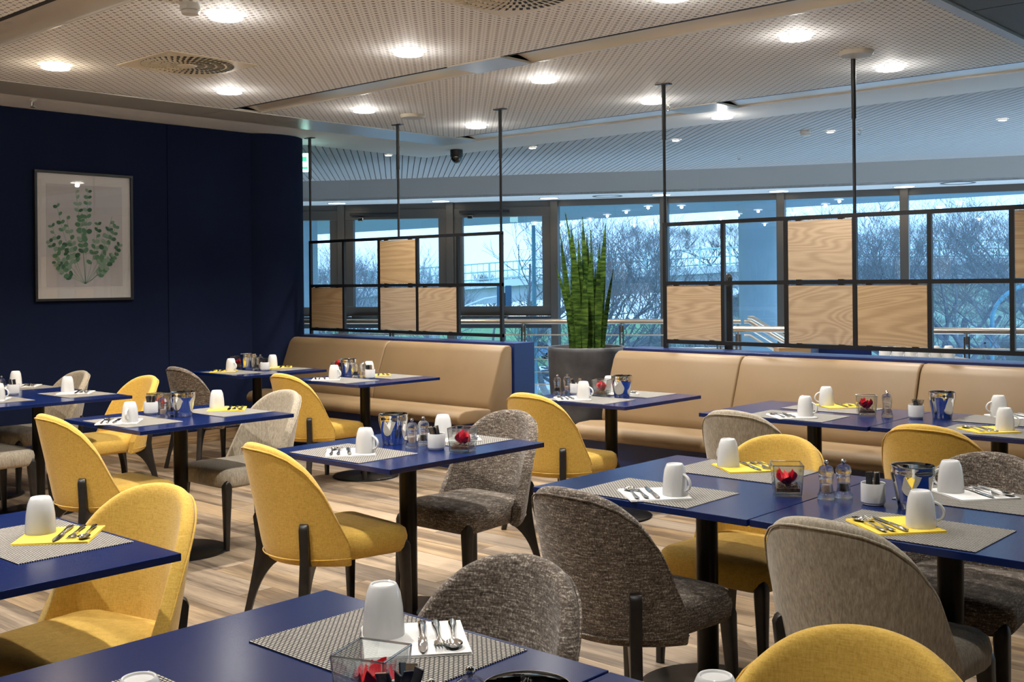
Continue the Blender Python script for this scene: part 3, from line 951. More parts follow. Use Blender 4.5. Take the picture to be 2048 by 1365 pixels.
# ================================================================== TABLEWARE
def share(b, m, smooth=True, angle=40, name='x', bevel=0, seg=2):
    me = b.mesh(name, smooth, bevel=bevel, seg=seg, angle=angle) if isinstance(b, MB) else b
    for q in (m if isinstance(m, (list, tuple)) else [m]): me.materials.append(q)
    return me
placemat_me = share(MB().box(-.232, .232, -.165, .165, 0, .0022), mat_weave, False, name='placemat')
def napkin(m):
    b = MB()
    b.prism([(-.105, -.105), (.105, -.105), (.105, .105), (-.105, .105)], 0, .0016)
    b.prism([(-.103, -.104), (.104, -.103), (.103, .104), (-.104, .102)], .0016, .0034)
    b.prism([(-.105, -.102), (.102, -.105), (.104, .103), (-.102, .105)], .0034, .0054)
    return share(b, m, False, name='napkin', bevel=.0006, seg=1)
nap_me = {'w': napkin(paper_white), 'y': napkin(paper_yellow)}
# mug standing upside down, local +x is the handle side
def cup_mesh():
    b = MB()
    b.lathe([(.0405, 0), (.0425, 0), (.0430, .004), (.0425, .02), (.0400, .055), (.0355, .085), (.0300, .099), (.0275, .1035), (.0262, .1045), (.0240, .1035), (.0225, .1005), (0, .1000)], 40)
    b.lathe([(.0405, 0), (.0395, .02), (.0372, .055), (.0325, .083), (.02, .094), (0, .096)], 40)
    return share(b, porcelain, True, 35, 'mug_body')
cup_me = cup_mesh()
hp = []
for i in range(17):
    a = -pi / 2 + pi * i / 16
    hp.append((.0365 + .027 * cos(a), 0, .045 + .026 * sin(a) - .004 * cos(a)))
hp[0] = (.036, 0, .018); hp[-1] = (.034, 0, .073)
b = MB(); rings = []
for i, p in enumerate(hp):
    d = Vector(hp[min(i + 1, 16)]) - Vector(hp[max(i - 1, 0)]); d.normalize()
    nn = Vector((d.z, 0, -d.x))
    rings.append([Vector(p) + nn * (.0042 * cos(q)) + Vector((0, 1, 0)) * (.0062 * sin(q)) for q in [2 * pi * k / 10 for k in range(10)]])
b.loft(rings)
handle_me = share(b, porcelain, True, 60, 'mug_handle')
# cutlery lies along local +y, handle end at -y, length ~.19
def loft_flat(secs, name):
    """secs: (y, half width, z mid, half thick)"""
    b = MB(); rings = []
    for y, w, z, t in secs:
        rings.append([(w * cos(q), y, z + t * sin(q)) for q in [2 * pi * k / 10 for k in range(10)]])
    b.loft(rings)
    return share(b, steel, True, 60, name)
knife_me = loft_flat([(-.100, .004, .004, .002), (-.095, .0085, .0045, .0035), (-.06, .0085, .005, .0042), (-.02, .0060, .005, .0042), (-.005, .0055, .005, .0038), (0.0, .0065, .0045, .003), (.008, .0085, .004, .0010), (.05, .0095, .004, .0009), (.08, .0085, .004, .0008), (.098, .003, .004, .0006)], 'knife')
spoon_b = MB()
rings = []
for y, w, z, t in [(-.095, .003, .006, .0012), (-.09, .0085, .0055, .0018), (-.07, .008, .005, .002), (-.03, .0042, .0065, .0022), (.02, .0032, .009, .0020), (.038, .0036, .007, .0016)]:
    rings.append([(w * cos(q), y, z + t * sin(q)) for q in [2 * pi * k / 10 for k in range(10)]])
for y, w, d in [(.045, .009, .003), (.055, .0155, .006), (.066, .0185, .0075), (.078, .0175, .0065), (.088, .0115, .004), (.093, .004, .002)]:
    up = []; 
    for k in range(10):
        q = 2 * pi * k / 10
        zz = .0078 - d * (1 - (cos(q)) ** 2) * (1.0 if sin(q) < 0 else .82)
        up.append((w * cos(q), y, zz + (.0 if sin(q) < 0 else .0008)))
    rings.append(up)
spoon_b.loft(rings)
spoon_me = share(spoon_b, steel, True, 60, 'spoon')
fork_b = MB(); rings = []
for y, w, z, t in [(-.098, .003, .006, .0012), (-.093, .0085, .0055, .0018), (-.07, .008, .005, .002), (-.03, .0042, .0065, .0022), (.015, .0032, .009, .0020), (.03, .005, .008, .0015), (.042, .0115, .0055, .0011), (.055, .0125, .004, .0010)]:
    rings.append([(w * cos(q), y, z + t * sin(q)) for q in [2 * pi * k / 10 for k in range(10)]])
fork_b.loft(rings)
for k in range(4):
    x = -.0095 + .0063 * k
    fork_b.tube([(x, .052, .004), (x, .075, .0045), (x * .95, .092, .0075)], [.0016, .0014, .0007], 6)
fork_me = share(fork_b, steel, True, 60, 'fork')

BUCKET = MB().lathe([(0, 0), (.046, 0), (.048, .003), (.052, .03), (.060, .075), (.0665, .105), (.0672, .118), (.0655, .127), (.0672, .132), (.0665, .136), (.0645, .136), (.0625, .128), (.0635, .108), (.057, .075), (.048, .02), (0, .012)], 56)
bucket_me = share(BUCKET, chrome, True, 40, 'ice_bucket')
POT = MB().lathe([(0, 0), (.031, 0), (.0335, .002), (.0345, .008), (.0385, .0095), (.039, .014), (.039, .068), (.0380, .0705), (.0360, .0695), (.0355, .02), (0, .016)], 40)
pot_me = share(POT, porcelain, True, 35, 'sugar_pot')
# pepper mill in clear acrylic
mill_body_me = share(MB().lathe([(0, 0), (.0275, 0), (.0290, .003), (.0290, .016), (.0255, .022), (.0215, .034), (.0205, .05), (.0225, .068), (.0245, .074), (.0235, .078), (.0255, .084), (.0258, .092), (.0215, .106), (.012, .112), (0, .1125)], 28), acrylic, True, 30, 'mill_body')
mill_core_me = {k: share(MB().lathe([(0, .020), (.0120, .022), (.0120, .040), (.0110, .048), (0, .050)], 16), m, True, 40, 'spice_core') for k, m in (('p', pepper_dark), ('s', salt_pink))}
mill_knob_me = share(MB().lathe([(0, .111), (.004, .112), (.0045, .115), (.0075, .1185), (.0082, .123), (.0060, .1285), (0, .130)], 16), chrome, True, 60, 'mill_knob')
# square glass vase, slightly flared
def sq(r, z): return [(r * sx_, r * sy_, z) for sx_, sy_ in ((-1, -1), (1, -1), (1, 1), (-1, 1))]
vb = MB(); vb.loft([sq(.043, 0), sq(.0515, .104), sq(.0480, .104), sq(.0400, .013)], cap=False)
n0 = len(vb.v)
vb.face((3, 2, 1, 0)); vb.face((12, 13, 14, 15))
vase_me = share(vb, clear_glass, False, name='glass_vase', bevel=.0012, seg=1)
glass_edge = glassware('glass_edge', (0.93, 0.96, 0.95), 1.2, 0.5, 0.42)
eb = MB()
for r_, z_ in ((.0500, .1035), (.0425, .006)):
    q_ = sq(r_, z_)
    for i in range(4): eb.tube([q_[i], q_[(i + 1) % 4]], .0019, 6)
for A_, B_ in zip(sq(.0425, .006), sq(.0500, .1035)): eb.tube([A_, B_], .0018, 6)
vase_edge_me = share(eb, glass_edge, True, 60, 'polished_edges')
random.seed(5)
bb = MB()
for i in range(150):
    x, y = random.uniform(-.034, .034), random.uniform(-.034, .034)
    z = .018 + random.random() * .022
    a, t_, l, w = random.uniform(0, pi), random.uniform(-.6, .6), random.uniform(.0045, .006), random.uniform(.0028, .0036)
    R_ = Matrix.Rotation(a, 3, 'Z') @ Matrix.Rotation(t_, 3, 'Y')
    vs_ = [R_ @ Vector(q) + Vector((x, y, z)) for q in ((-l, 0, 0), (l, 0, 0), (0, -w, 0), (0, w, 0), (0, 0, -w * .8), (0, 0, w * .8), (-l * .6, -w * .7, 0), (l * .6, w * .7, 0))]
    k = bb.add(vs_[:6])
    for q in ((0, 2, 4), (2, 1, 4), (1, 3, 4), (3, 0, 4), (2, 0, 5), (1, 2, 5), (3, 1, 5), (0, 3, 5)): bb.face([k + w_ for w_ in q])
bb.prism([(-.038, -.038), (.038, -.038), (.038, .038), (-.038, .038)], .0145, .026)
beans_me = share(bb, bean_brown, False, name='coffee_beans')
def petal_mesh(w, l, curl, tw):
    b = MB(); n, m_ = 7, 6; ids = []
    for j in range(n + 1):
        t = j / n; r = []
        ww = w * sin(pi * min(1, .12 + t * .78)) ** .8
        for i in range(m_ + 1):
            s_ = i / m_ * 2 - 1
            r.append((s_ * ww, l * t * cos(curl * t) * .9, l * t * (.75 - .2 * t) + .006 * sin(5 * s_ + tw) * t - .010 * (1 - s_ * s_) * t * sin(t * 2.5)))
        ids.append(b.add(r))
    for p, q in zip(ids, ids[1:]):
        for i in range(m_): b.face((p + i, p + i + 1, q + i + 1, q + i))
    me = b.mesh('petal', True, angle=180)
    me.materials.append(petal_red)
    return me
petal_mes = [petal_mesh(.021, .050, .7, 0), petal_mesh(.018, .044, .2, 2), petal_mesh(.023, .046, 1.2, 4)]
sachet_mes = [share(MB().box(-.010, .010, -.0018, .0018, 0, .085), m, False, name='sachet', bevel=.0008, seg=1) for m in (sachet_dark, sachet_dark, sachet_brown)]
stick_me = share(MB().box(-.0024, .0024, -.0009, .0009, 0, .105), plain('stick_pale', (.45, .40, .32), .6), False, name='stir_stick')

ZT = .7502
def put(me, name, x, y, z, rz, label, cat, group, parts=()):
    o = bpy.data.objects.new(name, me); COL.objects.link(o)
    o.location = (x, y, z); o.rotation_euler = (0, 0, rz)
    tag(o, label, cat, group)
    return o
def rot(x, y, a): return (x * cos(a) - y * sin(a), x * sin(a) + y * cos(a))

def mug(x, y, z, hd, label):
    """hd: heading of the handle"""
    e = empty('mug', (x, y, z), hd)
    obj('mug_body', cup_me, porcelain, e); obj('mug_handle', handle_me, porcelain, e)
    tag(e, label, 'mug', 'upturned white mugs')

def setting(tk, side, nap, dx=0.0, dy=0.0, cup=None, hd=None, items=True, rz=0.0, nm=None):
    x0, x1, y0, y1, _, phrase = T[tk]
    cx_ = (x0 + x1) / 2 + dx
    a = 0 if side == 'n' else pi
    my = (y0 + .182 if side == 'n' else y1 - .182) + dy
    place = ('near' if side == 'n' else 'far') + ' place, ' + phrase
    nc = 'white' if nap == 'w' else 'yellow'
    put(placemat_me, 'placemat', cx_, my, ZT, rz, 'woven beige placemat, ' + place, 'placemat', 'woven placemats')
    zn = ZT + .0024
    ox, oy = rot(.015, -.03, a)
    nx, ny = cx_ + ox, my + oy
    ang = radians(-40) + a
    u = (cos(ang), sin(ang)); w = (-sin(ang), cos(ang))
    if cup is not None:
        nx, ny = cup[0] - u[0] * .035 - w[0] * .062, cup[1] - u[1] * .035 - w[1] * .062
    put(nap_me[nap], 'napkin', nx, ny, zn, radians(-40 + random.uniform(-3, 3)) + a + rz, '%s folded paper napkin, %s' % (nc, place), 'napkin', nc + ' napkins')
    zi = zn + .0056
    # diagonal frame: u along the cutlery (handles), w across
    for nm_, me, ow, ou in (('spoon', spoon_me, -.080, .000), ('fork', fork_me, -.047, -.005), ('knife', knife_me, -.012, -.004)):
        j = random.uniform(-.004, .004)
        px, py = nx + u[0] * ou + w[0] * (ow + j), ny + u[1] * ou + w[1] * (ow + j)
        # local -y (handle end) points along u
        rzz = atan2(u[1], u[0]) + pi / 2 + radians(random.uniform(-4, 4))
        put(me, nm_, px, py, zi, rzz, 'steel %s on %s napkin, %s' % (nm_, nc, place), nm_, 'cutlery on the napkins')
    if cup is None: cup = (nx + u[0] * .035 + w[0] * .062, ny + u[1] * .035 + w[1] * .062)
    if hd is None: hd = radians(50) + a
    mug(cup[0], cup[1], zi, hd, 'upturned white mug on %s napkin, %s' % (nc, place))

setting('L1', 'f', 'w', cup=(-7.30, 3.56), hd=radians(150))
setting('L1', 'n', 'w', dx=-.06)
setting('L1b', 'f', 'w', cup=(-8.10, 3.56), hd=radians(150))
setting('K', 'n', 'w', cup=(-5.425, 2.985), hd=radians(-48))
setting('K', 'f', 'y', cup=(-5.61, 3.635), hd=radians(130))
setting('M', 'n', 'w', cup=(-3.625, 3.075), hd=radians(15), dx=-.035)
setting('M', 'f', 'w', cup=(-3.70, 3.61), hd=radians(130))
setting('F1', 'n', 'y', cup=(-7.92, 5.27), hd=radians(10))
setting('F1', 'f', 'y', cup=(-8.02, 5.76), hd=radians(130))
setting('F2', 'n', 'w', cup=(-6.60, 5.30), hd=radians(10))
setting('F2', 'f', 'y', cup=(-6.69, 5.72), hd=radians(130))
setting('R0', 'n', 'w', cup=(-4.235, 5.34), hd=radians(15))
setting('R0', 'f', 'w', cup=(-4.34, 5.745), hd=radians(130))
setting('R1a', 'n', 'w', cup=(-2.76, 5.355), hd=radians(5))
setting('R1a', 'f', 'y', cup=(-2.905, 5.89), hd=radians(215))
setting('R1b', 'f', 'w', cup=(-1.985, 5.98), hd=radians(220), dx=-.02)
setting('R1b', 'n', 'y', cup=(-1.775, 5.43), hd=radians(5), dx=.05)
setting('R2a', 'n', 'w', cup=(-2.09, 3.125), hd=radians(-5), dx=-.03)
setting('R2a', 'f', 'y', cup=(-2.255, 3.74), hd=radians(160), dx=-.02)
setting('R2b', 'f', 'w', cup=(-1.405, 3.755), hd=radians(170))
setting('R2b', 'n', 'y', cup=(-1.275, 3.175), hd=radians(28))
setting('FRa', 'f', 'w', cup=(-1.722, 1.505), hd=radians(165))
setting('FRa', 'n', 'w', cup=(-1.607, 0.895), hd=radians(-60))
setting('FRb', 'f', 'y', cup=(-0.925, 1.49), hd=radians(150), dx=.02)
setting('LF', 'f', 'y', cup=(-3.20, 1.475), hd=radians(140))

def bucket(x, y, ph): put(bucket_me, 'ice_bucket', x, y, ZT, random.uniform(0, 3), 'polished chrome bucket on the ' + ph, 'bucket', 'chrome table buckets')
def mill(x, y, k, ph):
    e = empty('pepper_mill' if k == 'p' else 'salt_mill', (x, y, ZT), random.uniform(0, 3))
    obj('mill_body', mill_body_me, acrylic, e); obj('spice_core', mill_core_me[k], None, e); obj('mill_knob', mill_knob_me, chrome, e)
    tag(e, 'clear %s mill with a round knob on the %s' % ('pepper' if k == 'p' else 'salt', ph), 'mill', 'clear spice mills')
def pot(x, y, ph, n=6, seed=0, spread_=.16):
    put(pot_me, 'sugar_pot', x, y, ZT, 0, 'small white porcelain pot of sachets on the ' + ph, 'pot', 'white sachet pots')
    rg = random.Random(seed)
    for i in range(n):
        a = 2 * pi * i / n + rg.uniform(-.3, .3)
        r = rg.uniform(.006, .018)
        o = put(sachet_mes[rg.randrange(3)], 'sachet', x + r * cos(a), y + r * sin(a), ZT + .019, 0, 'thin sachet standing in the pot on the ' + ph, 'sachet', 'sachets in the pot on the ' + ph)
        o.rotation_euler = (rg.uniform(-spread_, spread_), rg.uniform(-spread_, spread_), a)
def vase(x, y, ph, rz=0.0, seed=0, lift=0.0):
    v_ = put(vase_me, 'glass_vase', x, y, ZT, rz, 'square clear glass vase on the ' + ph, 'vase', 'square glass vases')
    obj('polished_edges', vase_edge_me, glass_edge, v_)
    c = put(beans_me, 'coffee_beans', x, y, ZT, rz, 'brown coffee beans filling the glass vase on the ' + ph, 'beans', None)
    c['kind'] = 'stuff'
    e = empty('red_flower', (x, y, ZT + .036 + lift), rz)
    rg = random.Random(seed)
    for i in range(6):
        o = obj('petal', petal_mes[i % 3], petal_red, e)
        o.rotation_euler = (rg.uniform(-.3, .35), rg.uniform(-.2, .2), i * 1.05 + rg.uniform(-.3, .3))
        o.scale = (1.3, .85 + .2 * rg.random(), 1.45 + .3 * rg.random())
    tag(e, 'red flower in the square glass vase on the ' + ph, 'flower', 'red flowers in vases')
ph = {k: v[5] for k, v in T.items()}
pot(-7.50, 3.28, ph['L1'], 6, 1); mill(-7.545, 3.22, 'p', ph['L1'])
pot(-5.71, 3.27, ph['K'], 6, 2); mill(-5.49, 3.215, 's', ph['K']); mill(-5.555, 3.315, 'p', ph['K']); bucket(-5.475, 3.33, ph['K']); vase(-5.80, 3.375, ph['K'], .1, 1)
bucket(-3.765, 3.36, ph['M']); mill(-3.61, 3.33, 's', ph['M']); mill(-3.615, 3.405, 'p', ph['M']); pot(-3.485, 3.36, ph['M'], 7, 3, .3); vase(-3.355, 3.39, ph['M'], .42, 2)
vase(-8.22, 5.55, ph['F1'], .3, 3); bucket(-8.01, 5.50, ph['F1']); mill(-7.88, 5.49, 'p', ph['F1']); mill(-7.93, 5.57, 's', ph['F1']); pot(-7.81, 5.53, ph['F1'], 6, 4)
vase(-6.90, 5.59, ph['F2'], .3, 4, .035); bucket(-6.78, 5.585, ph['F2']); mill(-6.61, 5.515, 'p', ph['F2']); mill(-6.59, 5.575, 's', ph['F2']); pot(-6.48, 5.55, ph['F2'], 8, 5, .12)
mill(-4.555, 5.475, 'p', ph['R0']); mill(-4.545, 5.56, 's', ph['R0']); pot(-4.48, 5.57, ph['R0'], 5, 6, .45); vase(-4.285, 5.59, ph['R0'], .36, 5); bucket(-4.135, 5.60, ph['R0'])
vase(-2.56, 5.655, ph['R1a'], .55, 6); mill(-2.43, 5.62, 's', ph['R1a']); mill(-2.475, 5.72, 'p', ph['R1a']); pot(-2.295, 5.665, ph['R1b'], 6, 7, .3); bucket(-2.20, 5.77, ph['R1b'])
vase(-1.825, 3.405, ph['R2a'], .6, 7); mill(-1.685, 3.41, 's', ph['R2b']); mill(-1.650, 3.465, 'p', ph['R2b']); pot(-1.53, 3.425, ph['R2b'], 5, 8, .12); bucket(-1.41, 3.45, ph['R2b'])
vase(-1.445, 1.235, ph['FRa'], .35, 8); pot(-1.345, 1.215, ph['FRa'], 7, 9, .35); mill(-1.215, 1.155, 'p', ph['FRb']); mill(-1.21, 1.235, 's', ph['FRb']); bucket(-1.075, 1.215, ph['FRb'])

# ================================================================== CEILING FITTINGS
disc_me = share(MB().lathe([(0, 0), (.085, 0), (.0915, .003), (.0915, .007), (.085, .010), (0, .010)], 40), lamp_disc, True, 40, 'glass_disc')
disc_warm_me = share(MB().lathe([(0, 0), (.085, 0), (.0915, .003), (.0915, .007), (.085, .010), (0, .010)], 40), lamp_disc_warm, True, 40, 'glass_disc')
ring_me = share(MB().lathe([(.060, .027), (.066, .023), (.074, .024), (.076, .027)], 40), lamp_white, True, 40, 'trim_ring')
clip_me = share(MB().box(-.006, .006, -.004, .004, .006, .027), steel, False, name='clip')
def downlight(x, y, label, warm=False, power=DOWNLIGHT_W, z=CEIL):
    e = empty('ceiling_downlight', (x, y, z - .028))
    obj('glass_disc', disc_warm_me if warm else disc_me, lamp_disc, e)
    obj('trim_ring', ring_me, lamp_white, e)
    for k in range(3):
        a = .5 + k * 2 * pi / 3
        c = obj('clip', clip_me, steel, e); c.location = (.080 * cos(a), .080 * sin(a), 0); c.rotation_euler = (0, 0, a)
    ld = bpy.data.lights.new('downlight_lamp', 'SPOT')
    ld.energy = power; ld.color = WARM if warm else COOLW
    ld.spot_size = radians(118); ld.spot_blend = 0.6; ld.shadow_soft_size = 0.04
    lo = bpy.data.objects.new('downlight_lamp', ld); COL.objects.link(lo)
    lo.location = (0, 0, -.012); lo.parent = e
    # light scattered sideways and up by the glass disc
    pd = bpy.data.lights.new('disc_glow', 'POINT')
    pd.energy = power * .026; pd.color = ld.color; pd.shadow_soft_size = 0.03
    po = bpy.data.objects.new('disc_glow', pd); COL.objects.link(po)
    po.location = (0, 0, -.026); po.parent = e
    tag(e, label, 'ceiling light', 'round glass downlights')
    return e
LX, LY = (-7.2, -5.2, -3.2), (0.70, 2.05, 3.45, 4.80, 6.13, 7.50)
names_x = {-7.2: 'row nearest the navy wall', -5.2: 'middle row', -3.2: 'row nearest the dark ceiling tiles'}
names_y = {0.70: 'rearmost over the camera', 2.05: 'just over the camera', 3.45: 'first', 4.80: 'second', 6.13: 'third', 7.50: 'farthest'}
for x in LX:
    for y in LY:
        downlight(x, y, 'lit round glass downlight, %s in the %s' % (names_y[y], names_x[x]), warm=(x == -7.2 and y == 3.45))
downlight(-5.25, 8.66, 'lit round glass downlight in the white ceiling border')
for y, nth in ((1.2, 'rear'), (3.6, 'middle'), (6.0, 'front')):  # extra lamps out of view, added to brighten the right side and foreground
    downlight(-0.9, y, 'added fill downlight out of view among the dark mesh tiles, %s one' % nth, power=DOWNLIGHT_W * .62)

# small spots of the slatted ceiling
spot_me = share(MB().lathe([(0, 0), (.030, 0), (.036, .004), (.036, .012), (0, .012)], 24), spot_lamp, True, 40, 'lens')
spot_ring_me = share(MB().lathe([(.036, .010), (.036, .002), (.050, .004), (.054, .012)], 24), lamp_white, True, 40, 'ring')
for i, (x, y) in enumerate(((-9.59, 8.52), (-7.98, 9.20), (-6.51, 9.81), (-5.05, 10.38), (-3.52, 10.78), (-1.9, 11.3), (-8.9, 11.2 - .6))):
    if i == 6: continue
    e = empty('ceiling_spot', (x, y, CEIL - .013))
    obj('lens', spot_me, spot_lamp, e); obj('ring', spot_ring_me, lamp_white, e)
    ld = bpy.data.lights.new('spot_lamp', 'SPOT'); ld.energy = 110; ld.color = WARM; ld.spot_size = radians(95); ld.spot_blend = .7; ld.shadow_soft_size = .03
    lo = bpy.data.objects.new('spot_lamp', ld); COL.objects.link(lo); lo.parent = e; lo.location = (0, 0, -.004)
    nth = ('first', 'second', 'third', 'fourth', 'fifth', 'sixth')[i]
    tag(e, 'tiny bright spot in the slatted ceiling, %s from the navy column' % nth, 'ceiling light', 'small spots of the slatted ceiling')
# flat round lamps in the window soffit
sof_me = share(MB().lathe([(0, 0), (.115, 0), (.125, .004), (.125, .012), (0, .012)], 32), soffit_lamp, True, 40, 'diffuser')
sof_ring = share(MB().lathe([(.125, .010), (.126, .0), (.140, .0), (.145, .012)], 32), lamp_white, True, 40, 'ring')
for i, (x, y) in enumerate(((-12.83, 10.38), (-11.54, 11.26), (-10.13, 12.03), (-8.70, 12.74), (-7.29, 13.45), (-5.82, 14.05), (-4.33, 14.52), (-2.8, 14.95))):
    e = empty('soffit_light', (x, y, 2.658))
    obj('diffuser', sof_me, soffit_lamp, e); obj('ring', sof_ring, lamp_white, e)
    ld = bpy.data.lights.new('soffit_lamp', 'SPOT'); ld.energy = 30; ld.color = WARM; ld.spot_size = radians(120); ld.spot_blend = .8; ld.shadow_soft_size = .1
    lo = bpy.data.objects.new('soffit_lamp', ld); COL.objects.link(lo); lo.parent = e; lo.location = (0, 0, -.004)
    nth = ('first', 'second', 'third', 'fourth', 'fifth', 'sixth', 'seventh', 'eighth')[i]
    tag(e, 'flat round lamp in the window soffit, %s from the navy column' % nth, 'ceiling light', 'lamps of the window soffit')
for i, (x, y) in enumerate(((-9.39, 12.42), (-5.15, 14.10))):
    o = obj('air_ring', MB().lathe([(.17, .0), (.17, -.006), (.21, -.006), (.215, 0)], 40).mesh('air_ring', True, angle=40), frame_grey, loc=(x, y, 2.672))
    tag(o, 'dark ring outlet in the window soffit, %s' % ('behind the snake plant' if i == 0 else 'toward the right edge'), 'air outlet', 'ring outlets of the soffit')

# swirl vents
def swirl(cx_, cy_, rz, label, half=.335):
    e = empty('swirl_vent', (cx_, cy_, CEIL - .008), rz)
    b = MB()
    b.box(-half, half, -half, half, .004, .010)
    obj('plate', b.mesh('plate', bevel=.002), vent_cream, e)
    blades = MB()
    hub = obj('hub', MB().lathe([(0, -.004), (.055, -.004), (.06, .004)], 24).mesh('hub', True), vent_cream, e)
    slots = MB()
    for ringi, (r0, r1, n) in enumerate(((.07, .115, 22), (.13, .18, 30), (.195, .245, 38), (.258, .305, 44))):
        for k in range(n):
            a = 2 * pi * k / n + ringi * .08
            w = pi * (r0 + r1) / n * .52
            d = Vector((cos(a + .25), sin(a + .25), 0)); c = Vector((cos(a), sin(a), 0)) * (r0 + r1) / 2
            t_ = Vector((-d.y, d.x, 0)); h = (r1 - r0) / 2
            i = slots.add([c - d * h - t_ * w / 2, c + d * h - t_ * w / 2, c + d * h + t_ * w / 2, c - d * h + t_ * w / 2,
                           c - d * h * .9 + t_ * w * .45 + Vector((0, 0, -.005)), c + d * h * .9 + t_ * w * .45 + Vector((0, 0, -.005))])
            slots.mi = 0; slots.face((i, i + 1, i + 2, i + 3))
            slots.mi = 1; slots.face((i + 3, i + 2, i + 5, i + 4))
    so = slots.mesh('slots', recalc=False)
    for v in so.vertices: v.co.z += .0035
    o = obj('slots', so, [slot_black, vent_cream], e)
    o['kind'] = 'stuff'
    tag(e, label, 'vent', 'square swirl vents')
swirl(-6.59, 4.07, 0, 'cream square swirl vent near the navy wall')
swirl(-3.82, 4.24, 0, 'square swirl vent cut by the top edge of the picture')

def detector(x, y, label, r=.055, h=.055):
    e = empty('smoke_detector', (x, y, CEIL))
    obj('base', MB().lathe([(r * .9, 0), (r * .9, -.012), (r, -.014), (r, -h * .55), (r * .86, -h * .62)], 28).mesh('base', True, angle=35), plastic_white, e)
    obj('sensor_head', MB().lathe([(r * .80, -h * .60), (r * .88, -h * .72), (r * .80, -h), (0, -h * 1.04)], 28).mesh('sensor_head', True, angle=35), plastic_white, e)
    obj('sensor_slot', MB().lathe([(r * .82, -h * .56), (r * .82, -h * .74)], 28).mesh('sensor_slot', True), slot_black, e)
    tag(e, label, 'smoke detector', 'white smoke detectors')
detector(-5.15, 3.20, 'white smoke detector at the top edge of the picture')
detector(-5.20, 10.15, 'white smoke detector under the slatted ceiling')
for x, y, lb in ((-7.17, 6.66, 'low round ceiling cap between two divider rods over the short bench'), (-3.15, 6.86, 'low round ceiling cap at the head of the tall divider rod')):
    o = obj('ceiling_disc', MB().lathe([(.11, 0), (.112, -.012), (.10, -.028), (0, -.034)], 36).mesh('ceiling_disc', True, angle=40), plain('cap_cream_' + str(abs(int(x))), (.55, .50, .40), .5), loc=(x, y, CEIL))
    tag(o, lb, 'ceiling cap', 'round ceiling caps')
def sprinkler(x, y, label):
    e = empty('sprinkler', (x, y, CEIL))
    obj('rose', MB().lathe([(.035, 0), (.035, -.004), (.012, -.010), (.012, -.02)], 20).mesh('rose', True, angle=40), plastic_white, e)
    b = MB().tube([(-.012, 0, -.018), (-.014, 0, -.045), (0, 0, -.058)], .003, 6); b.tube([(.012, 0, -.018), (.014, 0, -.045), (0, 0, -.058)], .003, 6)
    obj('arms', b.mesh('arms', True), steel, e)
    obj('deflector', MB().lathe([(0, -.062), (.018, -.062), (.018, -.059), (0, -.058)], 16).mesh('deflector', True, angle=40), steel, e)
    tag(e, label, 'sprinkler', 'ceiling sprinklers')
sprinkler(-8.66, 3.96, 'sprinkler over the navy wall in the white border')
sprinkler(-8.78, 7.95, 'sprinkler beside the second divider rod over the short bench')
sprinkler(-6.75, 11.5, 'tiny sprinkler in the slatted ceiling behind the long bench divider')
sprinkler(-4.76, 10.42, 'sprinkler in the slatted ceiling beside the tall divider rod')
sprinkler(-5.22, 7.76, 'sprinkler beside the first rod of the long bench divider')
e = empty('dome_camera', (-8.72, 8.76, CEIL))
obj('housing', MB().lathe([(.07, 0), (.07, -.075), (.066, -.082)], 32).mesh('housing', True, angle=40), black_metal, e)
obj('dome', MB().lathe([(.064, -.078)] + [(.064 * cos(a), -.085 - .068 * sin(a)) for a in [i * pi / 20 for i in range(11)]][:-1] + [(0, -.153)], 32).mesh('dome', True), cctv_dark, e)
tag(e, 'black dome camera hanging under the white ceiling border', 'camera')

# emergency exit sign by the column
e = empty('exit_sign', (-9.30, 7.10, 2.74), YAW)
obj('light_box', MB().box(-.20, .055, -.02, .02, -.095, .095).mesh('light_box', bevel=.004), sign_glow, e)
pg = MB()
for q in ((-.03, .04, -.024, -.021, -.07, -.045), (-.02, .03, -.024, -.021, .01, .06)): pg.box(*q)
pg.box(-.19, -.10, -.024, -.021, -.08, .08)
obj('pictogram', pg, sign_green, e)
obj('hanger', MB().box(-.09, -.06, -.006, .006, .095, CEIL - 2.74), steel, e)
tag(e, 'glowing green and white emergency exit sign beside the navy column', 'exit sign')

# ================================================================== FRAMED PRINT
e = empty('framed_print', (-9.138, 4.619, 1.352), pi / 2)
W2, H2 = .443, 1.105                      # local x runs along +y of the room
fr_parts = (( -W2, W2, 0, .022), (-W2, W2, H2 - .022, H2))
for x0, x1, z0, z1 in fr_parts: obj('frame_rail', MB().box(x0, x1, -.03, 0, z0, z1).mesh('frame_rail', bevel=.002), black_metal, e)
for sx in (-1, 1): obj('frame_stile', MB().box(min(sx * W2, sx * (W2 - .022)), max(sx * W2, sx * (W2 - .022)), -.03, 0, .022, H2 - .022).mesh('frame_stile', bevel=.002), black_metal, e)
obj('mat_board', MB().box(-W2 + .022, W2 - .022, -.010, -.004, .022, H2 - .022), art_board, e)
obj('print_sheet', MB().box(-.338, .345, -.0115, -.010, .122, .995), art_paper, e)
random.seed(11)
db = MB()
def ell(cx_, cz, a, b_, rt, mi, n=12):
    db.mi = mi
    i = db.add([(cx_ + a * cos(q) * cos(rt) - b_ * sin(q) * sin(rt), -.0122 - 2.5e-5 * (len(db.f) % 240), cz + a * cos(q) * sin(rt) + b_ * sin(q) * cos(rt)) for q in [2 * pi * k / n for k in range(n)]])
    db.face([i + k for k in range(n)])
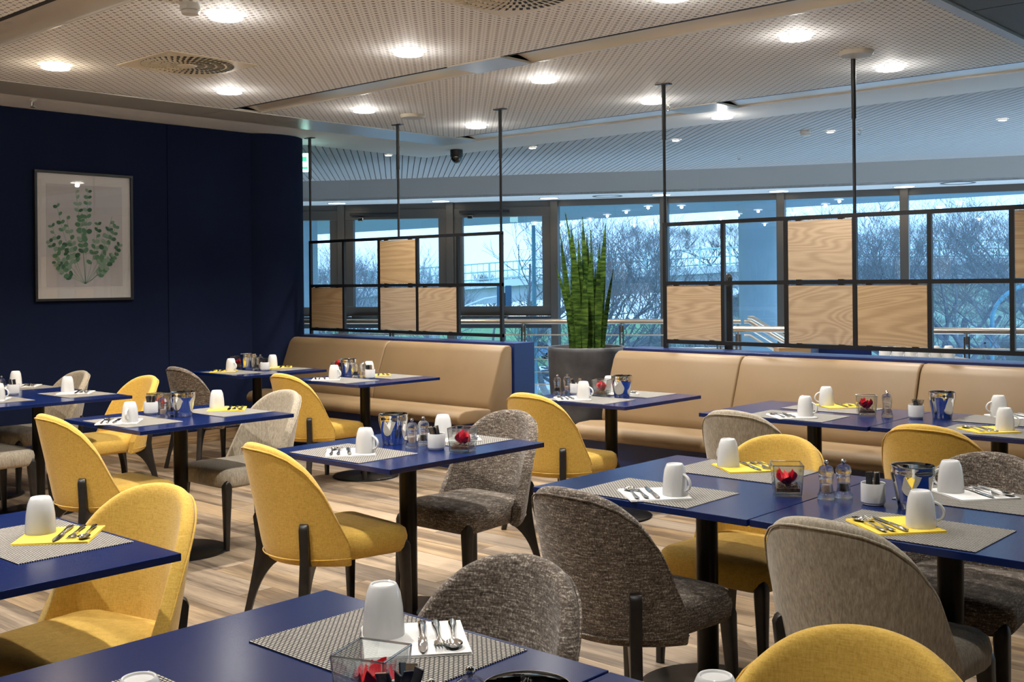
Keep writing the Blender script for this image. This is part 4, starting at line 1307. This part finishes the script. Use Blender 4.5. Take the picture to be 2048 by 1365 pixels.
def stem(pts, mi=2, w=.0022):
    db.mi = mi
    for p, q in zip(pts, pts[1:]):
        d = Vector((q[0] - p[0], 0, q[1] - p[1])); L_ = d.length or 1; nx_, nz_ = -d.z / L_ * w, d.x / L_ * w
        i = db.add([(p[0] - nx_, -.0119, p[1] - nz_), (q[0] - nx_, -.0119, q[1] - nz_), (q[0] + nx_, -.0119, q[1] + nz_), (p[0] + nx_, -.0119, p[1] + nz_)])
        db.face((i, i + 1, i + 2, i + 3))
root = (.0, .145)
TIPS = [(-.245, .80), (-.29, .63), (-.31, .50), (-.26, .33), (-.08, .93), (.03, .94), (.25, .74), (.28, .64), (.31, .48), (.24, .38), (-.16, .70), (.12, .66), (-.04, .72)]
for tx_, tz_ in TIPS:
    mid = ((tx_) * .38, root[1] + (tz_ - root[1]) * .62) if abs(tx_) < .12 else (tx_ * .62, root[1] + (tz_ - root[1]) * .34)
    pts = []
    for k in range(13):
        t = k / 12
        pts.append(((1 - t) ** 2 * root[0] + 2 * t * (1 - t) * mid[0] + t * t * tx_, (1 - t) ** 2 * root[1] + 2 * t * (1 - t) * mid[1] + t * t * tz_))
    stem(pts)
    for k in range(5, 13):
        p = pts[k]; d = atan2(pts[k][1] - pts[k - 1][1], pts[k][0] - pts[k - 1][0])
        sz = .021 * (1.25 - .060 * k) + .007
        for sd in (-1, 1):
            if random.random() < .2: continue
            a = d + sd * random.uniform(.7, 1.3)
            ell(p[0] + cos(a) * sz, p[1] + sin(a) * sz, sz, sz * random.uniform(.6, .85), a, random.choice((0, 1, 1, 2, 2)))
dm = db.mesh('botanical_drawing', recalc=False)
o = obj('botanical_drawing', dm, ink, e); o['kind'] = 'stuff'
obj('glazing', MB().box(-W2 + .022, W2 - .022, -.0235, -.022, .022, H2 - .022), art_glass, e)
tag(e, 'framed green eucalyptus print with pale mat on the navy wall', 'picture')

# ================================================================== HALL BEHIND THE BENCHES
def railing(name, P0, P1, posts, label, z=1.0, bars=5, bar_r=.007):
    a = Vector((P0[0], P0[1], 0)); c = Vector((P1[0], P1[1], 0)); d = (c - a).normalized()
    e = empty(name, (a.x, a.y, 0), atan2(d.y, d.x)); L = (c - a).length
    obj('handrail', MB().tube([(0, 0, z), (L, 0, z)], .030, 16).mesh('handrail', True, angle=60), rail_steel, e)
    for k in range(bars):
        zz = z - .16 - k * .148
        obj('bar', MB().tube([(0, .02, zz), (L, .02, zz)], bar_r, 8).mesh('bar', True, angle=60), rail_steel, e)
    for t in posts:
        p = obj('post', MB().box(t - .026, t - .012, -.02, .03, -.25, z - .05).box(t + .012, t + .026, -.02, .03, -.25, z - .05).mesh('post', bevel=.002), frame_grey, e)
        obj('bracket', MB().tube([(t, 0, z - .12), (t, 0, z - .02)], .010, 8).mesh('bracket', True), rail_steel, p)
    tag(e, label, 'railing')
    return e
dA = Vector((RAIL_A[1][0] - RAIL_A[0][0], RAIL_A[1][1] - RAIL_A[0][1])); LA = dA.length
railing('stair_railing', RAIL_A[0], RAIL_A[1], [.45, 2.15, 3.83, 5.02, LA - .25], 'steel handrail with thin bars along the window void behind the short bench')
railing('stair_railing', (-5.75, 9.37), (2.0, 11.85), [.2, 2.25, 4.3, 6.3], 'steel handrail with thin bars along the void behind the long bench')
e = empty('stair_flight', (-6.52, 11.19, 0))
dd = Vector((.88, .47, 0)).normalized()
for k in range(9):
    c = dd * (.28 * k + .35) ; z = -.17 * (k + 1)
    b = MB(); t_ = Vector((-dd.y, dd.x, 0))
    i = b.add([c + t_ * .0 + Vector((0, 0, z)), c + dd * .30 + Vector((0, 0, z)), c + dd * .30 + t_ * 1.2 + Vector((0, 0, z)), c + t_ * 1.2 + Vector((0, 0, z)),
               c + Vector((0, 0, z + .04)), c + dd * .30 + Vector((0, 0, z + .04)), c + dd * .30 + t_ * 1.2 + Vector((0, 0, z + .04)), c + t_ * 1.2 + Vector((0, 0, z + .04))])
    for q in ((0, 3, 2, 1), (4, 5, 6, 7), (0, 1, 5, 4), (1, 2, 6, 5), (2, 3, 7, 6), (3, 0, 4, 7)): b.face([i + w_ for w_ in q])
    obj('tread', b, concrete, e)
for off, z0 in ((.0, 1.0), (1.2, 1.0)):
    t_ = Vector((-dd.y, dd.x, 0)) * off
    obj('handrail', MB().tube([t_ + Vector((0, 0, z0)), t_ + dd * .06 + Vector((0, 0, z0)), t_ + dd * 2.9 + Vector((0, 0, z0 - 1.75))], .028, 12).mesh('handrail', True), rail_steel, e)
    obj('bar', MB().tube([t_ + Vector((0, 0, z0 - .16)), t_ + dd * .06 + Vector((0, 0, z0 - .16)), t_ + dd * 2.9 + Vector((0, 0, z0 - 1.91))], .016, 8).mesh('bar', True), rail_steel, e)
tag(e, 'stair flight with sloping steel handrails going down behind the divider', 'stairs')
e = empty('black_post', (-4.461, 7.425, 0))  # plain black post with a domed cap, carries no lamp
obj('shaft', MB().lathe([(.034, .02), (.034, 1.43)], 24).mesh('shaft', True), black_metal, e)
obj('cap', MB().lathe([(.034, 1.43), (.036, 1.44), (.036, 1.49), (.028, 1.515), (.012, 1.527), (0, 1.53)], 24).mesh('cap', True, angle=50), cctv_dark, e)
obj('foot', MB().lathe([(0, 0), (.15, 0), (.15, .012), (.04, .02), (.034, .03)], 32).mesh('foot', True, angle=40), black_metal, e)
tag(e, 'black round post with a domed cap behind the long bench divider', 'post')
# sideboard with cups
sd = Vector((cos(YAW), sin(YAW), 0)); sang = YAW
so_ = Vector((-4.05, 7.53, 0))
e = empty('sideboard', so_, sang)
obj('body', MB().box(0, 1.45, .05, .50, .06, .83).mesh('body', bevel=.004), blue_lacquer, e)
obj('counter', MB().box(-.02, 1.47, .02, .52, .83, .855).mesh('counter', bevel=.003), panel_oak, e)
for k in range(3):
    dk = obj('door', MB().box(.02 + k * .475, .48 + k * .475, .03, .05, .09, .80).mesh('door', bevel=.003), blue_lacquer, e)
    obj('handle', MB().box(.43 + k * .475, .445 + k * .475, .015, .03, .55, .72).mesh('handle', bevel=.002), steel, dk)
tag(e, 'low blue sideboard behind the long bench, cups on top', 'sideboard')
def sb(x, y): 
    p = so_ + Vector((cos(sang), sin(sang), 0)) * x + Vector((-sin(sang), cos(sang), 0)) * y
    return p.x, p.y
x, y = sb(.10, .16)
o = obj('oak_box', MB().box(-.12, .12, -.09, .09, 0, .105).mesh('oak_box', bevel=.003), panel_oak, loc=(x, y, .8552), rz=sang); tag(o, 'oak box on the sideboard glimpsed over the long bench', 'box')
x, y = sb(.47, .16)
o = obj('storage_crate', MB().box(-.20, .20, -.12, .12, 0, .006).box(-.20, .20, -.12, -.112, .006, .10).box(-.20, .20, .112, .12, .006, .10).box(-.20, -.192, -.112, .112, .006, .10).box(.192, .20, -.112, .112, .006, .10).mesh('storage_crate'), blue_lacquer, loc=(x, y, .8552), rz=sang); tag(o, 'dark blue open crate on the sideboard glimpsed over the long bench', 'crate')
for k in range(6):
    x, y = sb(.80 + k * .098, .14)
    mug(x, y, .8552, sang + .4, 'white mug upside down on the sideboard, %s of the row of six' % ('first', 'second', 'third', 'fourth', 'fifth', 'last')[k])
# ================================================================== OUTDOORS
GZ = -4.5
struct('ground_outside', MB().prism([(-110, -20), (-14.95, 5), (-14.95, 9.7), (-7.4, 14.1), (2, 16.5), (60, 20), (60, 130), (-110, 130)], GZ - .3, GZ), grass)
def strip(name, pts, w, z, m):
    b = MB(); L_ = []; R_ = []
    for i, p in enumerate(pts):
        a = Vector(pts[max(i - 1, 0)]); c = Vector(pts[min(i + 1, len(pts) - 1)]); d = (c - a).normalized()
        n_ = Vector((-d.y, d.x))
        L_.append((p[0] + n_.x * w / 2, p[1] + n_.y * w / 2)); R_.append((p[0] - n_.x * w / 2, p[1] - n_.y * w / 2))
    n0 = b.add([(q[0], q[1], z) for q in L_]); n1 = b.add([(q[0], q[1], z) for q in R_])
    for i in range(len(pts) - 1): b.face((n0 + i, n1 + i, n1 + i + 1, n0 + i + 1))
    return struct(name, b, m)
strip('road_outside', [(-70, 25), (-48, 34), (-30, 40), (-10, 44), (20, 50)], 11, GZ + .02, asphalt)
strip('path_outside', [(-60, 18), (-40, 24), (-24, 26), (-12, 26.5), (6, 27)], 14, GZ + .015, asphalt)
# overhanging roof, round columns outside
struct('roof_overhang', MB().prism([(-30, 9.0), (-14.75, 9.75), (-13.182, 10.97), (-11.735, 11.86), (-10.366, 12.64), (-8.943, 13.37), (-7.463, 14.03), (-5.959, 14.59), (-4.44, 15.09), (-2.90, 15.53), (1.84, 16.49), (9, 17), (9, 18.0), (-30, 18.0)], 2.76, 3.25), overhang_white)
for x, y, r, lb in ((-9.58, 16.95, .34, 'pale round concrete column outside the glazing, behind the long bench divider'), (-16.3, 12.35, .30, 'pale round concrete column outside beside the navy column')):
    o = obj('concrete_column', MB().lathe([(r * 1.08, GZ), (r * 1.08, GZ + .15), (r, GZ + .2), (r, 2.70), (r * 1.1, 2.76)], 40, (0, 0, 0)).mesh('concrete_column', True, angle=40), concrete, loc=(x, y, 0)); tag(o, lb, 'column', 'round columns outside')
# ramp bridge with railing
def cam_pt(px, py, d):
    X = px - 1024; Y = py - 682.5
    x_ = cos(ROLL) * X - sin(ROLL) * Y; y_ = sin(ROLL) * X + cos(ROLL) * Y
    return FW * d + RT * (x_ / F_PX * d) + Vector((0, 0, CAMH + (CY - 682.5 - y_) / F_PX * d))
BR = [cam_pt(300, 606, 72), cam_pt(620, 588, 72), cam_pt(860, 571, 72), cam_pt(1110, 552, 72), cam_pt(1400, 534, 72), cam_pt(1700, 518, 72), cam_pt(2200, 514, 72)]
e = empty('ramp_bridge', (BR[0].x, BR[0].y, 0))
o0 = Vector((BR[0].x, BR[0].y, 0))
for nm, dz0, dz1, df, m in (('deck_edge', -.45, .0, 0, lamp_white), ('girder', -1.5, -.45, .5, concrete)):
    b = MB()
    k = [b.add([p - o0 + FW * df + Vector((0, 0, dz0)), p - o0 + FW * df + Vector((0, 0, dz1)), p - o0 + FW * 5 + Vector((0, 0, dz1)), p - o0 + FW * 5 + Vector((0, 0, dz0))]) for p in BR]
    for p, q in zip(k, k[1:]):
        for i in range(4):
            j = (i + 1) % 4
            b.face((p + i, q + i, q + j, p + j))
    obj(nm, b, m, e)
for h in (1.15, .6, .12): obj('guard_rail', MB().tube([p - o0 + Vector((0, 0, h)) for p in BR], .05, 6), rail_green, e)
bal = MB()
for p, q in zip(BR, BR[1:]):
    L_ = (q - p).length; n_ = int(L_ / .38)
    for i in range(n_):
        c = p + (q - p) * (i / n_) - o0
        big = i % 5 == 0
        bal.bar(c, c + Vector((0, 0, 1.15)), .09 if big else .03, .09 if big else .03, up=(1, 0, 0))
o = obj('balusters', bal, rail_green, e); o['kind'] = 'stuff'
for i in (1, 2, 3, 4, 5): 
    p = BR[i] - o0 + FW * 2.5
    obj('pier', MB().lathe([(.45, GZ), (.45, p.z - 1.4)], 16, (p.x, p.y, 0)).mesh('pier', True), concrete, e)
tag(e, 'long pale ramp bridge with green railings across the road', 'bridge')
# embankment with scrub
random.seed(3)
b = MB(); NX, NY = 60, 16; ids = []
for j in range(NY + 1):
    r = []
    for i in range(NX + 1):
        px_ = 1150 + (2500 - 1150) * i / NX
        d = 46 + 40 * j / NY
        g = cam_pt(px_, 560, d)
        k = min(1, max(0, (px_ - 1180) / 420))
        h = (GZ + (6.6 * min(1, j / NY * 1.3)) * k) + random.uniform(-.35, .35)
        r.append((g.x, g.y, h))
    ids.append(b.add(r))
for j in range(NY):
    for i in range(NX): b.face((ids[j] + i, ids[j] + i + 1, ids[j + 1] + i + 1, ids[j + 1] + i))
struct('terrain_embankment', b.mesh('terrain_embankment', True, angle=180), scrub)

# bare trees
def bare_tree(seed, h, spread=.62, depth=6, lean=(0, 0), trunk=.16, dens=3, up0=.25):
    rg = random.Random(seed); b = MB()
    def grow(p, d, L_, r, lev):
        n = 4 if lev < 2 else 3
        pts = [p]; rs = [r]; cur = p.copy(); dr = d.copy()
        for i in range(n):
            dr = (dr + Vector((rg.uniform(-1, 1), rg.uniform(-1, 1), rg.uniform(-.5, .9))) * (.12 + .05 * lev)).normalized()
            cur = cur + dr * (L_ / n); pts.append(cur.copy()); rs.append(max(.004, r * (1 - .38 * (i + 1) / n)))
        b.mi = 0 if lev < 3 else 1
        b.tube(pts, rs, 7 if lev == 0 else (5 if lev < 3 else 3), caps=False)
        if lev >= depth: return
        k = dens + (1 if rg.random() < .5 else 0)
        for c in range(k):
            t = rg.uniform(.35, 1.0) if lev > 0 else rg.uniform(.4, 1.0)
            i = min(n - 1, int(t * n)); f_ = t * n - i
            q = pts[i].lerp(pts[i + 1], f_)
            ax = Vector((rg.uniform(-1, 1), rg.uniform(-1, 1), rg.uniform(-.35, .75) + up0)).normalized()
            nd = (dr * (1 - spread) + ax * spread).normalized()
            grow(q, nd, L_ * rg.uniform(.58, .82), rs[i] * rg.uniform(.5, .68), lev + 1)
    grow(Vector((0, 0, -.2)), Vector((lean[0], lean[1], 1)).normalized(), h * .36, trunk, 0)
    return b
tree_mes = []
for sd_, args in ((1, dict(h=9.5, depth=6, dens=3, trunk=.17)), (2, dict(h=10.5, depth=6, dens=3, trunk=.20, lean=(-.25, .05))), (5, dict(h=9, depth=6, dens=3, trunk=.14, spread=.7)), (9, dict(h=6, depth=5, dens=4, trunk=.09, spread=.75, up0=.5))):
    bm_ = bare_tree(sd_, **args)
    me = bm_.mesh('bare_tree', True, recalc=False, angle=180)
    me.materials.append(bark); me.materials.append(twig)
    tree_mes.append(me)
TREES = [  # px, distance, base z, mesh, scale, turn, label
 (640, 30, GZ, 0, 1.0, .4, 'bare tree outside beyond the opening windows next to the navy column'),
 (760, 62, GZ, 1, 1.0, 2.0, 'distant bare tree behind the upper oak panel of the short divider'),
 (850, 50, GZ, 0, 1.0, 3.6, 'bare tree outside between the second and third opening windows'),
 (700, 44, GZ, 2, 1.1, 5.0, 'bare tree outside behind the second opening window'),
 (985, 105, GZ, 3, 1.55, 1.0, 'far round bare tree beyond the ramp bridge'),
 (1190, 26, GZ, 1, 1.0, .9, 'bare tree outside directly behind the snake plant'),
 (1330, 24, GZ, 2, 1.05, 2.6, 'bare tree outside by the first rod of the long divider'),
 (1430, 34, GZ, 0, 1.05, 4.0, 'bare tree outside left of the round concrete column'),
 (1660, 36, GZ, 2, 1.1, 1.2, 'bare tree outside behind the oak panels of the long divider'),
 (1790, 30, GZ, 1, 1.0, 3.3, 'bare tree outside behind the window post right of the tall rod'),
 (1905, 40, -3.5, 0, 1.1, 5.2, 'bare tree on the bank behind the open upper frame of the long divider'),
 (2010, 28, GZ, 2, 1.15, .2, 'bare tree outside next to the curved street lamp'),
 (2130, 36, -3.5, 1, 1.0, 1.9, 'bare tree on the bank at the right picture edge'),
]
for px_, d, z, mi_, sc, tn, lb in TREES:
    p = cam_pt(px_, 560, d)
    o = bpy.data.objects.new('bare_tree', tree_mes[mi_]); COL.objects.link(o)
    o.location = (p.x, p.y, z); o.rotation_euler = (0, 0, tn); o.scale = (sc,) * 3
    tag(o, lb, 'tree', 'bare winter trees outside')
random.seed(77)
for k in range(16):
    px_ = 560 + k * 105 + random.uniform(-30, 30); d = random.uniform(80, 98)
    p = cam_pt(px_, 560, d)
    o = bpy.data.objects.new('bare_shrub', tree_mes[3]); COL.objects.link(o)
    o.location = (p.x, p.y, -2.0 if px_ < 1200 else 1.2); o.rotation_euler = (0, 0, random.uniform(0, 6)); s_ = random.uniform(.8, 1.15); o.scale = (s_ * 1.3, s_ * 1.3, s_)
    tag(o, 'bare shrub in the thicket far behind the ramp bridge', 'shrub', 'thicket behind the bridge')
for k in range(14):
    px_ = 1200 + k * 70 + random.uniform(-20, 20); d = random.uniform(48, 60)
    p = cam_pt(px_, 560, d)
    o = bpy.data.objects.new('bare_shrub', tree_mes[3]); COL.objects.link(o)
    o.location = (p.x, p.y, GZ + .3); o.rotation_euler = (0, 0, random.uniform(0, 6)); s_ = random.uniform(.55, .8); o.scale = (s_ * 1.4, s_ * 1.4, s_)
    tag(o, 'bare shrub in the brush on the bank below the bridge', 'shrub', 'brush on the bank')
# poles and lamps outside
p = cam_pt(1068, 560, 22)
o = obj('lamp_post', MB().lathe([(.06, GZ), (.05, 0), (.038, 2.6)], 14).mesh('lamp_post', True), pole_teal, loc=(p.x, p.y, 0)); tag(o, 'thin teal pole outside the third opening window', 'pole')
p = cam_pt(1984, 700, 30)
hd_ = RT
pts = [Vector((0, 0, GZ - p.z))] + [Vector((0, 0, 0))]
for k in range(1, 11):
    a = k / 10 * pi * .46
    pts.append(hd_ * (1.35 * (1 - cos(a))) + Vector((0, 0, .75 + 1.05 * sin(a))))
pts.append(pts[-1] + hd_ * .6 + Vector((0, 0, .03)))
e = empty('street_lamp', p)
obj('pole', MB().tube(pts, .055, 10).mesh('pole', True), pole_teal, e)
obj('lantern', MB().bar(pts[-1], pts[-1] + hd_ * .7, .22, .10).mesh('lantern', bevel=.03), car_silver, e)
tag(e, 'street lamp with a curved neck seen through the long divider', 'street lamp')
p = cam_pt(1008, 596, 45)
e = empty('traffic_signal', (p.x, p.y, GZ))
obj('pole', MB().lathe([(.07, 0), (.06, p.z - GZ + .2)], 12).mesh('pole', True), frame_grey, e)
for k, dx in enumerate((-.16, .18)):
    c = RT * dx + Vector((0, 0, p.z - GZ))
    obj('signal_head', MB().bar(c + Vector((0, 0, -.5)), c + Vector((0, 0, .5)), .26, .26, up=FW).mesh('signal_head', bevel=.03), plain('signal_blue_%d' % k, (.04, .09, .14), .5), e)
obj('barrier_arm', MB().tube([Vector((0, 0, p.z - GZ + .1)), RT * -.8 + Vector((0, 0, p.z - GZ - .02)), RT * -1.75 + Vector((0, 0, p.z - GZ - .38))], .03, 8).mesh('barrier_arm', True), lamp_white, e)
tag(e, 'twin traffic signal with a white arm beyond the third opening window', 'traffic signal')
# parked cars
def car(px_, py_, rz, paint, label):
    X = px_ - 1024; Y = py_ - 682.5
    x_ = cos(ROLL) * X - sin(ROLL) * Y; y_ = sin(ROLL) * X + cos(ROLL) * Y
    d = (GZ - CAMH) / ((CY - 682.5 - y_) / F_PX)
    p = FW * d + RT * (x_ / F_PX * d)
    e = empty('parked_car', (p.x, p.y, GZ), rz)
    side = [(-2.1, .35), (-2.15, .62), (-2.0, .86), (-1.05, .98), (-.45, 1.42), (.75, 1.45), (1.55, 1.05), (2.1, .95), (2.15, .5), (2.05, .3)]
    b = MB(); k = len(side)
    secs = []
    for yv, sc in ((-.86, .96), (-.80, 1.0), (.80, 1.0), (.86, .96)):
        secs.append([(x * (1 if abs(yv) < .83 else .99), yv if z < 1.0 else yv * .82, z * sc) for x, z in side])
    b.loft(secs)
    obj('body', b.mesh('body', True, angle=30), paint, e)
    g = MB()
    for q in ([(-1.0, -.66, 1.0), (-.47, -.62, 1.38), (-.47, .62, 1.38), (-1.0, .66, 1.0)], [(.80, -.62, 1.41), (1.50, -.66, 1.07), (1.50, .66, 1.07), (.80, .62, 1.41)]):
        i = g.add([Vector(v_) + Vector((-.02 if v_[0] < 0 else .02, 0, .012)) for v_ in q]); g.face((i, i + 1, i + 2, i + 3))
    for sy in (-1, 1):
        i = g.add([(-.9, sy * .80, 1.0), (1.35, sy * .80, 1.05), (.72, sy * .73, 1.38), (-.42, sy * .73, 1.37)]); g.face((i, i + 1, i + 2, i + 3))
    obj('windows', g, car_glass, e)
    for wx in (-1.32, 1.30):
        for wy in (-.80, .80):
            w_ = MB(); w_.tube([(wx, wy - .1, .31), (wx, wy + .1, .31)], .31, 18)
            obj('wheel', w_.mesh('wheel', True, angle=40), tyre, e)
    tag(e, label, 'car', 'cars outside')
car(1060, 720, .9, car_paint, 'blue car on the road seen past the short bench end')
car(1085, 790, 1.2, car_silver, 'silver car below the railing beside the planter')
car(965, 655, .4, car_silver, 'silver car seen under the opening windows above the short bench')
